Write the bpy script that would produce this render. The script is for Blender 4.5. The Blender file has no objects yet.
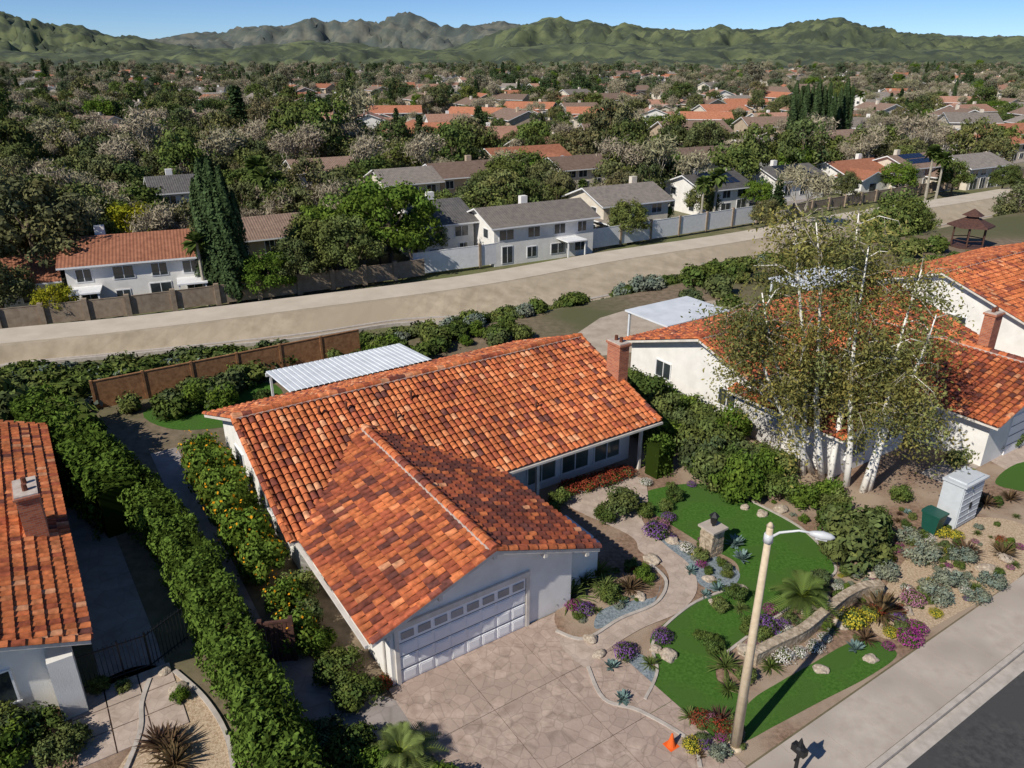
import bpy, math, random
import numpy as np
from mathutils import Vector, Matrix, noise
from mathutils.geometry import tessellate_polygon
random.seed(7); RNG=np.random.default_rng(7)
R=random.uniform
# ------------------------------------------------------------------ survey frame
FPX=760.0; PIT=math.radians(23.4); CP,SP=math.cos(PIT),math.sin(PIT); CH=19.0
def G(u,v,z=0.0):
    x=(u-512)/FPX; q=(v-384)/FPX
    dy=CP-SP*q; dz=-(SP+CP*q); t=(CH-z)/(-dz)
    return (x*t,dy*t)
TH=math.radians(33.4); AX,AY=math.cos(TH),math.sin(TH)
O=(-4.24,18.0)
def L(a,b): return (O[0]+a*AX-b*AY, O[1]+a*AY+b*AX)
def ab(x,y):
    x-=O[0]; y-=O[1]; return (x*AX+y*AY, -x*AY+y*AX)
def gz(x,y):
    a,b=ab(x,y)
    if b<-9.8: return -.15
    if b<30: return 0.0
    if b<36:
        s=(b-30)/6; return -4*s*s*(3-2*s)
    return -4.0
# ------------------------------------------------------------------ materials
def base(name):
    m=bpy.data.materials.new(name); m.use_nodes=True; nt=m.node_tree
    return m,nt,nt.nodes['Principled BSDF']
def c4(c): return (c[0],c[1],c[2],1)
def nmat(name,c1,c2,scale=1.0,rough=.85,bump=0.0,bscale=None,c3=None,s3=.15,coord='pos',spec=.25,lo=.35,hi=.65,bdist=.02,crack=None,cmin=.68,cw=.05):
    m,nt,bs=base(name); N=nt.nodes; K=nt.links
    if coord=='pos': src=N.new('ShaderNodeNewGeometry').outputs['Position']
    else: src=N.new('ShaderNodeTexCoord').outputs['Object']
    n=N.new('ShaderNodeTexNoise'); n.inputs['Scale'].default_value=scale; n.inputs['Detail'].default_value=7; n.inputs['Roughness'].default_value=.6
    K.new(src,n.inputs['Vector'])
    r=N.new('ShaderNodeValToRGB'); r.color_ramp.elements[0].position=lo; r.color_ramp.elements[1].position=hi
    r.color_ramp.elements[0].color=c4(c1); r.color_ramp.elements[1].color=c4(c2); K.new(n.outputs[0],r.inputs[0])
    out=r.outputs[0]
    if c3:
        n3=N.new('ShaderNodeTexNoise'); n3.inputs['Scale'].default_value=s3; n3.inputs['Detail'].default_value=4
        K.new(src,n3.inputs['Vector'])
        r3=N.new('ShaderNodeValToRGB'); r3.color_ramp.elements[0].position=.45; r3.color_ramp.elements[1].position=.6; K.new(n3.outputs[0],r3.inputs[0])
        mx=N.new('ShaderNodeMixRGB'); K.new(r3.outputs[0],mx.inputs[0]); K.new(out,mx.inputs[1]); mx.inputs[2].default_value=c4(c3); out=mx.outputs[0]
    if crack:
        vo=N.new('ShaderNodeTexVoronoi'); vo.feature='DISTANCE_TO_EDGE'; vo.inputs['Scale'].default_value=crack; K.new(src,vo.inputs['Vector'])
        mr=N.new('ShaderNodeMapRange'); mr.inputs[1].default_value=0; mr.inputs[2].default_value=cw; mr.inputs[3].default_value=cmin; mr.inputs[4].default_value=1; K.new(vo.outputs['Distance'],mr.inputs[0])
        vc=N.new('ShaderNodeTexVoronoi'); vc.inputs['Scale'].default_value=crack; K.new(src,vc.inputs['Vector'])
        sp=N.new('ShaderNodeSeparateColor'); K.new(vc.outputs['Color'],sp.inputs[0])
        m2=N.new('ShaderNodeMapRange'); m2.inputs[3].default_value=.90; m2.inputs[4].default_value=1.07; K.new(sp.outputs[0],m2.inputs[0])
        mu=N.new('ShaderNodeMath'); mu.operation='MULTIPLY'; K.new(mr.outputs[0],mu.inputs[0]); K.new(m2.outputs[0],mu.inputs[1])
        sc=N.new('ShaderNodeVectorMath'); sc.operation='SCALE'; K.new(out,sc.inputs[0]); K.new(mu.outputs[0],sc.inputs['Scale']); out=sc.outputs[0]
    K.new(out,bs.inputs['Base Color']); bs.inputs['Roughness'].default_value=rough
    bs.inputs['Specular IOR Level'].default_value=spec
    if bump:
        nb=N.new('ShaderNodeTexNoise'); nb.inputs['Scale'].default_value=bscale or scale*4; nb.inputs['Detail'].default_value=5; K.new(src,nb.inputs['Vector'])
        b=N.new('ShaderNodeBump'); b.inputs['Strength'].default_value=bump; b.inputs['Distance'].default_value=bdist
        K.new(nb.outputs[0],b.inputs['Height']); K.new(b.outputs[0],bs.inputs['Normal'])
    return m
def vmat(name,rough=.8,ns=3.0,amt=.35):
    m,nt,bs=base(name); N=nt.nodes; K=nt.links
    a=N.new('ShaderNodeAttribute'); a.attribute_name='Col'
    g=N.new('ShaderNodeNewGeometry'); n=N.new('ShaderNodeTexNoise'); n.inputs['Scale'].default_value=ns; n.inputs['Detail'].default_value=6
    K.new(g.outputs['Position'],n.inputs['Vector'])
    mr=N.new('ShaderNodeMapRange'); mr.inputs[1].default_value=.3; mr.inputs[2].default_value=.7; mr.inputs[3].default_value=1-amt; mr.inputs[4].default_value=1+amt
    K.new(n.outputs[0],mr.inputs[0])
    n2=N.new('ShaderNodeTexNoise'); n2.inputs['Scale'].default_value=.45; n2.inputs['Detail'].default_value=3; K.new(g.outputs['Position'],n2.inputs['Vector'])
    mr2=N.new('ShaderNodeMapRange'); mr2.inputs[1].default_value=.3; mr2.inputs[2].default_value=.7; mr2.inputs[3].default_value=.78; mr2.inputs[4].default_value=1.15; K.new(n2.outputs[0],mr2.inputs[0])
    mm=N.new('ShaderNodeMath'); mm.operation='MULTIPLY'; K.new(mr.outputs[0],mm.inputs[0]); K.new(mr2.outputs[0],mm.inputs[1])
    x=N.new('ShaderNodeVectorMath'); x.operation='SCALE'; K.new(a.outputs['Color'],x.inputs[0]); K.new(mm.outputs[0],x.inputs['Scale'])
    K.new(x.outputs[0],bs.inputs['Base Color']); bs.inputs['Roughness'].default_value=rough; bs.inputs['Specular IOR Level'].default_value=.2
    return m
def leafmat(name,cols,trans=.25):
    m=bpy.data.materials.new(name); m.use_nodes=True; nt=m.node_tree; N=nt.nodes; K=nt.links; N.clear()
    o=N.new('ShaderNodeOutputMaterial'); oi=N.new('ShaderNodeObjectInfo'); r=N.new('ShaderNodeValToRGB')
    els=r.color_ramp.elements
    while len(els)<len(cols): els.new(.5)
    for i,c in enumerate(cols):
        els[i].position=i/max(1,len(cols)-1); els[i].color=c4(c)
    K.new(oi.outputs['Random'],r.inputs[0])
    a=N.new('ShaderNodeAttribute'); a.attribute_name='Col'
    x=N.new('ShaderNodeVectorMath'); x.operation='MULTIPLY'; K.new(r.outputs[0],x.inputs[0]); K.new(a.outputs['Color'],x.inputs[1])
    d=N.new('ShaderNodeBsdfDiffuse'); K.new(x.outputs[0],d.inputs[0])
    if trans<=0: K.new(d.outputs[0],o.inputs[0]); return m
    t=N.new('ShaderNodeBsdfTranslucent'); mx=N.new('ShaderNodeMixShader'); mx.inputs[0].default_value=trans
    K.new(x.outputs[0],t.inputs[0]); K.new(d.outputs[0],mx.inputs[1]); K.new(t.outputs[0],mx.inputs[2]); K.new(mx.outputs[0],o.inputs[0])
    return m
def flat(name,c,rough=.6,metal=0,spec=.4):
    return nmat(name,[k*.88 for k in c],c,2.5,rough,spec=spec)

M={}
M['white']=nmat('white_stucco',(.68,.66,.62),(.78,.76,.72),1.2,.9,.35,30,spec=.2)
M['cream']=nmat('cream_stucco',(.56,.50,.41),(.66,.60,.50),1.0,.9,.3,30)
M['tan']=nmat('tan_stucco',(.40,.31,.22),(.50,.40,.29),1.0,.9,.3,30)
M['fascia']=nmat('fascia_paint',(.55,.50,.44),(.68,.64,.58),2,.6)
M['tile']=vmat('clay_tile',.75,5,.4)
M['underlay']=nmat('roof_underlay',(.10,.035,.02),(.17,.06,.035),3,.9)
M['mortar']=nmat('ridge_mortar',(.40,.33,.28),(.55,.48,.42),5,.9)
M['door_white']=nmat('garage_door_paint',(.76,.76,.76),(.83,.83,.83),1.5,.5)
M['glass']=nmat('window_glass',(.02,.025,.03),(.05,.06,.065),.8,.08,spec=.8)
M['doorglass']=nmat('door_window_glass',(.16,.18,.20),(.28,.30,.32),.8,.1,spec=.8)
M['glass_green']=nmat('window_glass_curtain',(.05,.07,.06),(.14,.17,.15),.8,.12,spec=.8)
M['reddoor']=flat('red_door_paint',(.32,.02,.02),.45)
def brickmat():
    m,nt,bs=base('chimney_brick'); N=nt.nodes;K=nt.links
    tc=N.new('ShaderNodeTexCoord'); sep=N.new('ShaderNodeSeparateXYZ'); K.new(tc.outputs['Object'],sep.inputs[0])
    add=N.new('ShaderNodeMath'); K.new(sep.outputs[0],add.inputs[0]); K.new(sep.outputs[1],add.inputs[1])
    cb=N.new('ShaderNodeCombineXYZ'); K.new(add.outputs[0],cb.inputs[0]); K.new(sep.outputs[2],cb.inputs[1])
    b=N.new('ShaderNodeTexBrick'); b.inputs['Scale'].default_value=1; b.inputs['Brick Width'].default_value=.24; b.inputs['Row Height'].default_value=.09; b.inputs['Mortar Size'].default_value=.009
    b.inputs['Color1'].default_value=(.32,.09,.045,1); b.inputs['Color2'].default_value=(.48,.17,.08,1); b.inputs['Mortar'].default_value=(.32,.22,.17,1)
    K.new(cb.outputs[0],b.inputs['Vector']); K.new(b.outputs[0],bs.inputs['Base Color']); bs.inputs['Roughness'].default_value=.9
    return m
M['brick']=brickmat()
M['ground']=nmat('ground_soil',(.13,.10,.065),(.24,.18,.125),2.0,.95,.5,12,c3=(.10,.10,.045),s3=.05)
M['mulch']=nmat('garden_mulch',(.15,.095,.062),(.30,.20,.14),6,.95,.8,30,c3=(.34,.26,.19),s3=.25)
M['gravel']=nmat('tan_gravel',(.30,.21,.13),(.56,.44,.31),14,.95,.8,40)
M['bluegravel']=nmat('slate_gravel',(.11,.14,.16),(.28,.32,.34),12,.9,.8,40)
M['lawn']=nmat('lawn_grass',(.038,.105,.014),(.075,.165,.028),9,.95,.9,60,c3=(.060,.125,.024),s3=.6,spec=.1)
M['conc']=nmat('sidewalk_concrete',(.38,.325,.275),(.47,.41,.35),1.6,.9,.2,40,c3=(.35,.30,.255),s3=.4)
M['concgrey']=nmat('grey_concrete',(.26,.23,.21),(.34,.30,.28),1.2,.9,.2,40,crack=1.3,cmin=.85)
M['curb']=nmat('curb_edging',(.36,.32,.28),(.48,.43,.38),3,.9)
M['asphalt']=nmat('asphalt',(.045,.045,.047),(.078,.077,.075),5,.9,.4,80,c3=(.06,.06,.06),s3=.3)
M['chan']=nmat('channel_bank',(.31,.255,.18),(.43,.36,.265),.6,.95,.5,3,c3=(.35,.29,.21),s3=.08)
M['chanroad']=nmat('service_road',(.46,.40,.32),(.55,.48,.39),.4,.95,.2,5)
M['dirt']=nmat('bare_dirt',(.34,.28,.22),(.46,.39,.31),.8,.95,.4,8)
M['fence_white']=flat('white_vinyl',(.80,.80,.80),.5)
M['block']=nmat('block_wall',(.24,.18,.13),(.34,.27,.20),2,.9,.3,20)
M['wood']=nmat('fence_wood',(.24,.115,.05),(.40,.21,.10),4,.85,.3,20)
M['darkwood']=nmat('gate_wood',(.06,.03,.025),(.11,.055,.04),5,.7)
M['iron']=flat('black_iron',(.015,.015,.016),.5)
M['lamp']=nmat('lamp_post_concrete',(.50,.40,.27),(.60,.49,.35),6,.7)
M['lampmetal']=flat('lamp_head_grey',(.55,.56,.57),.35)
M['stone']=nmat('ledge_stone',(.24,.18,.12),(.52,.43,.32),6,.9,.9,9,bdist=.05,crack=4.5)
M['boulder']=nmat('boulder_rock',(.26,.20,.15),(.50,.43,.34),3,.9,.8,8,coord='obj')
M['metalroof']=nmat('patio_metal',(.55,.58,.61),(.66,.69,.72),1,.5)
M['bin_green']=flat('bin_green_plastic',(.015,.085,.06),.4)
M['shed']=flat('shed_resin',(.55,.58,.60),.5)
M['cone']=flat('cone_orange',(.8,.13,.02),.5)
M['rubber']=flat('black_rubber',(.02,.02,.02),.7)
M['solar']=flat('solar_panel_cell',(.012,.018,.04),.15,spec=.7)
M['bark']=nmat('tree_bark',(.09,.065,.045),(.18,.14,.10),6,.95,coord='obj')
M['greybark']=nmat('grey_bark',(.28,.25,.20),(.42,.38,.31),4,.95,coord='obj')
M['birchbark']=nmat('white_birch_bark',(.25,.22,.18),(.76,.73,.67),5,.8,coord='obj',lo=.32,hi=.40)
M['twig']=nmat('birch_twig',(.20,.17,.13),(.45,.41,.34),5,.9,coord='obj')
M['leaf']=leafmat('broadleaf_foliage',[(.085,.098,.034),(.075,.11,.032),(.12,.14,.038),(.075,.095,.042),(.15,.15,.06),(.10,.14,.035),(.15,.13,.07),(.085,.12,.04)],0)
M['leaffar']=leafmat('distant_foliage',[(.09,.11,.058),(.08,.11,.05),(.125,.145,.065),(.16,.15,.10),(.095,.12,.07),(.13,.145,.07),(.17,.155,.11),(.085,.115,.06)],0)  # distance haze put into the leaf colours: paler, greyer-blue greens
M['leafbright']=leafmat('bright_foliage',[(.095,.155,.024),(.12,.175,.03)],.15)
M['leafyellow']=leafmat('yellow_foliage',[(.26,.26,.02),(.28,.28,.03)])
M['leafdark']=leafmat('conifer_foliage',[(.042,.068,.027),(.058,.086,.036)],0)
M['leafbare']=leafmat('bare_twigs',[(.30,.255,.185),(.34,.295,.21),(.26,.25,.145)],0)
M['leafbirch']=leafmat('birch_foliage',[(.27,.26,.085),(.27,.26,.085)],.4)
M['hedge']=leafmat('hedge_foliage',[(.075,.12,.02),(.09,.14,.026)],.2)
M['shrub']=leafmat('shrub_foliage',[(.060,.090,.024),(.09,.125,.03),(.125,.15,.045),(.075,.10,.045)],0)
M['sage']=leafmat('sage_foliage',[(.15,.18,.14),(.20,.22,.16)],0)
M['agave']=leafmat('agave_blue',[(.13,.20,.19),(.17,.24,.22)],.1)
M['bronze']=leafmat('bronze_blades',[(.11,.065,.045),(.17,.12,.06)])
M['blade']=leafmat('green_blades',[(.10,.14,.035),(.15,.19,.06)])
M['frond']=leafmat('palm_frond',[(.085,.125,.03),(.12,.165,.045)])
for n,c in dict(purple=(.20,.09,.30),pink=(.45,.20,.30),magenta=(.34,.05,.24),yellow=(.55,.46,.05),whitef=(.70,.67,.62),redf=(.30,.06,.035),orangef=(.75,.34,.02)).items():
    M[n]=leafmat(n+'_petals',[c,[k*.85 for k in c]],.2)
def roofmat(name,c1,c2):
    m,nt,bs=base(name); N=nt.nodes;K=nt.links
    tc=N.new('ShaderNodeTexCoord'); n=N.new('ShaderNodeTexNoise'); n.inputs['Scale'].default_value=1.6; n.inputs['Detail'].default_value=8; n.inputs['Roughness'].default_value=.8
    K.new(tc.outputs['Object'],n.inputs['Vector'])
    r=N.new('ShaderNodeValToRGB'); r.color_ramp.elements[0].color=c4(c1); r.color_ramp.elements[1].color=c4(c2); r.color_ramp.elements[0].position=.38; r.color_ramp.elements[1].position=.62
    K.new(n.outputs[0],r.inputs[0]); oi=N.new('ShaderNodeObjectInfo')
    mr=N.new('ShaderNodeMapRange'); mr.inputs[3].default_value=.70; mr.inputs[4].default_value=1.15; K.new(oi.outputs['Random'],mr.inputs[0])
    x=N.new('ShaderNodeVectorMath'); x.operation='SCALE'; K.new(r.outputs[0],x.inputs[0]); K.new(mr.outputs[0],x.inputs['Scale']); K.new(x.outputs[0],bs.inputs['Base Color'])
    w=N.new('ShaderNodeTexWave'); w.inputs['Scale'].default_value=1.0; w.bands_direction='X'; K.new(tc.outputs['Object'],w.inputs['Vector'])
    b=N.new('ShaderNodeBump'); b.inputs['Strength'].default_value=.6; b.inputs['Distance'].default_value=.05; K.new(w.outputs[0],b.inputs['Height']); K.new(b.outputs[0],bs.inputs['Normal'])
    bs.inputs['Roughness'].default_value=.85
    return m
RO=roofmat('orange_roof_tiles',(.30,.11,.055),(.48,.195,.105))
RT=roofmat('terracotta_roof',(.30,.15,.10),(.43,.24,.165))
RG=roofmat('grey_roof_shingle',(.17,.145,.125),(.30,.26,.22))
RB=roofmat('brown_roof_shingle',(.17,.11,.08),(.28,.19,.14))
RD=roofmat('dark_roof_shingle',(.07,.065,.065),(.14,.13,.12))
# ------------------------------------------------------------------ mesh tools
class MB:
    def __init__(s): s.v=[];s.f=[];s.m=[];s.c=[]
    def add(s,vs,fs,mi=0,col=(1,1,1)):
        o=len(s.v); s.v.extend([tuple(p) for p in vs]); s.f.extend([[i+o for i in f] for f in fs]); s.m.extend([mi]*len(fs)); s.c.extend([col]*len(vs))
    def addleaves(s,va,ca,mi):
        o=len(s.v); n=len(va)//4
        s.v.extend(va.tolist()); s.c.extend(np.repeat(ca,4,axis=0).tolist())
        s.f.extend((np.arange(n*4).reshape(n,4)+o).tolist()); s.m.extend([mi]*n)
    def box(s,c,sz,ang=0,mi=0,col=(1,1,1)):
        ca,sa=math.cos(ang),math.sin(ang); vs=[]
        for dz in(-.5,.5):
            for dx,dy in((-.5,-.5),(.5,-.5),(.5,.5),(-.5,.5)):
                x=dx*sz[0];y=dy*sz[1]; vs.append((c[0]+x*ca-y*sa,c[1]+x*sa+y*ca,c[2]+dz*sz[2]))
        s.add(vs,[(0,3,2,1),(4,5,6,7),(0,1,5,4),(1,2,6,5),(2,3,7,6),(3,0,4,7)],mi,col)
    def tube(s,pts,rad,n=6,mi=0,col=(1,1,1)):
        pts=[Vector(p) for p in pts]; vs=[];k=len(pts)
        for i,p in enumerate(pts):
            d=(pts[min(i+1,k-1)]-pts[max(i-1,0)]).normalized()
            a=d.cross(Vector((.31,.95,.05)) if abs(d.z)>.8 else Vector((0,0,1))).normalized(); b=d.cross(a)
            for j in range(n):
                t=2*math.pi*j/n; vs.append(p+a*math.cos(t)*rad[i]+b*math.sin(t)*rad[i])
        fs=[]
        for i in range(k-1):
            for j in range(n):
                fs.append((i*n+j,i*n+(j+1)%n,(i+1)*n+(j+1)%n,(i+1)*n+j))
        fs.append(tuple(range(n))[::-1]); fs.append(tuple((k-1)*n+j for j in range(n)))
        s.add(vs,fs,mi,col)
    def mesh(s,name,mats,smooth=False):
        me=bpy.data.meshes.new(name); me.from_pydata(s.v,[],s.f)
        for m in mats: me.materials.append(m)
        me.polygons.foreach_set('material_index',s.m)
        at=me.color_attributes.new('Col','FLOAT_COLOR','POINT')
        c=np.ones((len(s.v),4),dtype=np.float32); c[:,:3]=np.array(s.c,dtype=np.float32).reshape(-1,3); at.data.foreach_set('color',c.ravel())
        if smooth: me.polygons.foreach_set('use_smooth',[True]*len(me.polygons))
        me.update(); return me
SC=bpy.context.scene
def obj(name,me,par=None,loc=(0,0,0),rot=0,sc=1):
    o=bpy.data.objects.new(name,me); SC.collection.objects.link(o)
    o.location=loc; o.rotation_euler=(0,0,rot); o.scale=(sc,sc,sc) if not hasattr(sc,'__len__') else sc
    if par:
        o.parent=par; o.matrix_parent_inverse=Matrix.Translation(-Vector(par.location))
    return o
def emp(name,loc=(0,0,0)):
    return obj(name,None,None,loc)
def sheet(name,pts,z,mat,smooth=True,n=6,zf=None):
    if smooth:
        q=[];k=len(pts)
        for i in range(k):
            p0,p1,p2,p3=[Vector(pts[(i+d)%k]) for d in(-1,0,1,2)]
            for j in range(n):
                t=j/n; q.append(.5*((2*p1)+(p2-p0)*t+(2*p0-5*p1+4*p2-p3)*t*t+(3*p1-p0-3*p2+p3)*t**3))
        pts=[(v.x,v.y) for v in q]
    P=[Vector((p[0],p[1],z)) for p in pts]
    tr=tessellate_polygon([P]); me=bpy.data.meshes.new(name)
    fs=[]
    for t in tr:
        a,b,c=[P[i] for i in t]
        fs.append(t if (b-a).cross(c-a).z>0 else t[::-1])
    me.from_pydata(P,[],fs); me.materials.append(mat); return obj(name,me)
def cr(pts,n=6):
    q=[];k=len(pts)
    for i in range(k-1):
        p0,p1,p2,p3=[Vector(pts[min(max(i+d,0),k-1)]) for d in(-1,0,1,2)]
        for j in range(n):
            t=j/n; q.append(.5*((2*p1)+(p2-p0)*t+(2*p0-5*p1+4*p2-p3)*t*t+(3*p1-p0-3*p2+p3)*t**3))
    q.append(Vector(pts[-1])); return q
def strip(name,pts,w,z0,z1,mat,smooth=True,par=None):
    q=cr(pts) if smooth else [Vector(p) for p in pts]
    mb=MB(); vs=[];k=len(q)
    for i,p in enumerate(q):
        d=(q[min(i+1,k-1)]-q[max(i-1,0)]).normalized(); nn=Vector((-d.y,d.x))*w/2
        for pp,z in((p+nn,z0),(p+nn,z1),(p-nn,z1),(p-nn,z0)): vs.append((pp.x,pp.y,z))
    fs=[]
    for i in range(k-1):
        for j in range(4): fs.append((i*4+j,i*4+(j+1)%4,(i+1)*4+(j+1)%4,(i+1)*4+j))
    fs+= [(0,1,2,3),tuple((k-1)*4+j for j in(3,2,1,0))]
    mb.add(vs,fs); return obj(name,mb.mesh(name,[mat]),par)
# ------------------------------------------------------------------ foliage
def rdir(n):
    v=RNG.normal(size=(n,3)); return v/np.linalg.norm(v,axis=1,keepdims=True)
def leaves(c,n,size,wr=.55):
    N=len(c); n=n/np.maximum(np.linalg.norm(n,axis=1,keepdims=True),1e-6)
    t=np.cross(n,rdir(N)); t/=np.maximum(np.linalg.norm(t,axis=1,keepdims=True),1e-6); b=np.cross(n,t)
    s=(size*RNG.uniform(.6,1.4,(N,1)))
    return np.stack([c-t*s,c-b*s*wr,c+t*s,c+b*s*wr],axis=1).reshape(-1,3)
def crown(mb,cen,rad,K,Mn,leaf,rc,mi,low=-.45,inner=.4,tint=(.75,1.25)):
    cen=np.array(cen);rad=np.array(rad)
    d=rdir(K*3); d=d[d[:,2]>low][:K]; r=RNG.uniform(inner,1,(len(d),1))**.6
    cc=cen+d*r*rad
    rr=rc*RNG.uniform(.6,1.35,len(cc))
    for i in range(len(cc)):
        e=rdir(Mn); e=e[e[:,2]>-.75]; k=len(e)
        p=cc[i]+e*rr[i]*RNG.uniform(.45,1.12,(k,1))*np.array([1,1,.8])
        br=RNG.uniform(*tint)*RNG.uniform(.75,1.25,(k,1)); hue=RNG.uniform(-.08,.08)
        col=np.hstack([br*(1+hue),br,br*(1-hue)])
        mb.addleaves(leaves(p,e+.5*rdir(k),leaf),col,mi)
    return cc
def tree_mesh(name,H,Rr,cb,K,Mn,leaf,rc,lm,bm,low=-.45,limbs=8):
    mb=MB(); lean=R(-.3,.3)
    top=Vector((lean,R(-.3,.3),H*.8))
    tr=.028*H
    mb.tube([(0,0,-.4),(lean*.2,0,H*.2),(lean*.6,0,H*.5),top],[tr*1.3,tr,tr*.7,tr*.25],7,0)
    zc=(H+cb)/2
    cc=crown(mb,(lean*.5,0,zc),(Rr,Rr*R(.85,1.1),(H-cb)/2),K,Mn,leaf,rc,1,low)
    for i in range(limbs):
        c=cc[random.randrange(len(cc))]; z=R(.2,.55)*H
        a=Vector((lean*z/H,0,z)); b=Vector(c); m=(a+b)/2+Vector((0,0,-.15*(b-a).length))
        mb.tube([a,m,b],[tr*.5,tr*.3,tr*.08],5,0)
    return mb.mesh(name,[bm,lm])
def cypress_mesh(name,H,Rr,leaf,n,lm):
    mb=MB(); mb.tube([(0,0,-.3),(0,0,H*.5),(0,0,H*.9)],[.16,.1,.02],6,0)
    z=RNG.uniform(.03,1,n); prof=np.minimum(1,(z/.12))*(1-z**2.6)**.7+.03
    th=RNG.uniform(0,2*np.pi,n); rr=Rr*prof*RNG.uniform(.6,1.08,n)*(1+.22*np.sin(th*4+z*17))
    p=np.stack([rr*np.cos(th),rr*np.sin(th),z*H],1); e=np.stack([np.cos(th),np.sin(th),np.full(n,.5)],1)
    br=(1+.3*np.sin(th*4+z*17))[:,None]*RNG.uniform(.6,1.3,(n,1)); mb.addleaves(leaves(p,e+.6*rdir(n),leaf),np.hstack([br]*3),1)
    return mb.mesh(name,[M['bark'],lm])
def conifer_mesh(name,H,Rr,leaf,lm):
    mb=MB(); mb.tube([(0,0,-.3),(0,0,H*.5),(0,0,H*.97)],[.22,.14,.02],6,0)
    for k in range(26):
        z=H*(.12+.85*k/26); r=Rr*(1-k/27)**.8
        for j in range(7):
            t=R(0,6.28); rl=r*R(.6,1.1)
            n=26; s=RNG.uniform(.1,1,n); p=np.stack([s*rl*math.cos(t),s*rl*math.sin(t),z-.25*s*rl],1)+RNG.normal(size=(n,3))*.22
            br=RNG.uniform(.6,1.3,(n,1)); mb.addleaves(leaves(p,np.array([[0,0,1]])+.9*rdir(n),leaf),np.hstack([br]*3),1)
    return mb.mesh(name,[M['bark'],lm])
def bare_mesh(name,H,Rr):
    mb=MB()
    def br(p,d,l,r,dep):
        q=p+d*l; mid=(p+q)/2+Vector((R(-1,1),R(-1,1),0))*l*.08
        mb.tube([p,mid,q],[r,r*.8,r*.6],4 if dep<3 else 5,0)
        if dep==0:
            n=15; c=np.array(q)+RNG.normal(size=(n,3))*.6; b=RNG.uniform(.7,1.3,(n,1))
            mb.addleaves(leaves(c,rdir(n),.36,.2),np.hstack([b]*3),1); return
        for i in range(3 if dep>1 else 4):
            nd=(d+Vector((R(-1,1),R(-1,1),R(-.1,.7)))*.75).normalized(); br(q,nd,l*R(.62,.8),r*.55,dep-1)
    br(Vector((0,0,-.3)),Vector((0,0,1)),H*.28,.22,4)
    return mb.mesh(name,[M['greybark'],M['leafbare']])
def fanpalm_mesh(name,H):
    mb=MB(); mb.tube([(0,0,-.3),(.1,0,H*.5),(.15,0,H)],[.28,.2,.17],7,0)
    for i in range(46):
        t=R(0,6.28); el=R(-.9,1.2); d=Vector((math.cos(t)*math.cos(el),math.sin(t)*math.cos(el),math.sin(el)))
        c=Vector((.15,0,H)); s=Vector((-math.sin(t),math.cos(t),0)); tip=c+d*1.9+Vector((0,0,-.5)); m=c+d*1.1
        b=R(.6,1.2)
        mb.add([c,m+s*.55,tip,m-s*.55],[(0,1,2,3)],1,(b,b,b))
    return mb.mesh(name,[M['greybark'],M['frond']])
def bush_mesh(name,mat,Rr=1.0,H=1.2,K=22,Mn=90,leaf=.09,rc=.38,flower=None,ff=.25,fl=.85):
    mb=MB(); mats=[M['bark'],mat]
    for i in range(5):
        t=R(0,6.28); mb.tube([(0,0,-.1),(math.cos(t)*Rr*.4,math.sin(t)*Rr*.4,H*.55)],[.03,.015],4,0)
    crown(mb,(0,0,H*.42),(Rr*.75,Rr*.75,H*.42),K,Mn,leaf,rc*Rr,1,-.7,.3,(.7,1.2))
    if flower:
        mats.append(flower); n=int(K*Mn*ff)
        d=rdir(n); d[:,2]=np.abs(d[:,2]); p=np.array([0,0,H*.42])+d*np.array([Rr*1.02,Rr*1.02,H*.66])*RNG.uniform(.85,1.1,(n,1))
        b=RNG.uniform(.7,1.2,(n,1)); mb.addleaves(leaves(p,d+.6*rdir(n),leaf*fl,.8),np.hstack([b]*3),2)
    return mb.mesh(name,mats)
def spiky_mesh(name,mat,n=55,Ln=1.0,w=.07,droop=.5,up=(.3,1.4)):
    mb=MB()
    for i in range(n):
        t=R(0,6.28); el=R(*up); l=Ln*R(.75,1.1); d=Vector((math.cos(t)*math.cos(el),math.sin(t)*math.cos(el),math.sin(el)))
        s=Vector((-math.sin(t),math.cos(t),0))*w; p=[Vector((0,0,.03))+d*l*k+Vector((0,0,-droop*l*k*k*.6)) for k in(0,.4,.75,1)]
        ww=[.7,1,.7,.05]; vs=[]
        for a,b in zip(p,ww): vs+=[a-s*b,a+s*b]
        b=R(.6,1.35)
        mb.add(vs,[(0,1,3,2),(2,3,5,4),(4,5,7,6)],0,(b,b,b))
    return mb.mesh(name,[mat])
def cycad_mesh(name,mat,n=34,Ln=1.4,tr=.35,lw=.03):
    mb=MB(); mb.tube([(0,0,-.1),(0,0,tr*.5),(0,0,tr)],[.2,.19,.13],8,0)
    for i in range(n):
        t=R(0,6.28); el=R(.05,1.25); l=Ln*R(.8,1.1); d=Vector((math.cos(t)*math.cos(el),math.sin(t)*math.cos(el),math.sin(el)))
        s=Vector((-math.sin(t),math.cos(t),0)); b=R(.7,1.5)
        P=[Vector((0,0,tr))+d*l*k+Vector((0,0,-.55*l*k*k)) for k in np.linspace(0,1,19)]
        mb.tube([P[0],P[6],P[12],P[18]],[.022,.018,.013,.004],3,1,(b*1.5,b*1.4,b*.7))
        for k in range(1,19):
            ll=.18*Ln*math.sin(math.pi*(k/19.5)**.7)+.03; f=(P[k]-P[k-1]).normalized()
            for sg in(-1,1):
                tip=P[k]+s*sg*ll+f*ll*.7+Vector((0,0,.05)); mb.add([P[k]-f*lw,P[k]+f*lw,tip],[(0,1,2)],1,(b,b,b))
    return mb.mesh(name,[M['bark'],mat])
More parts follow.
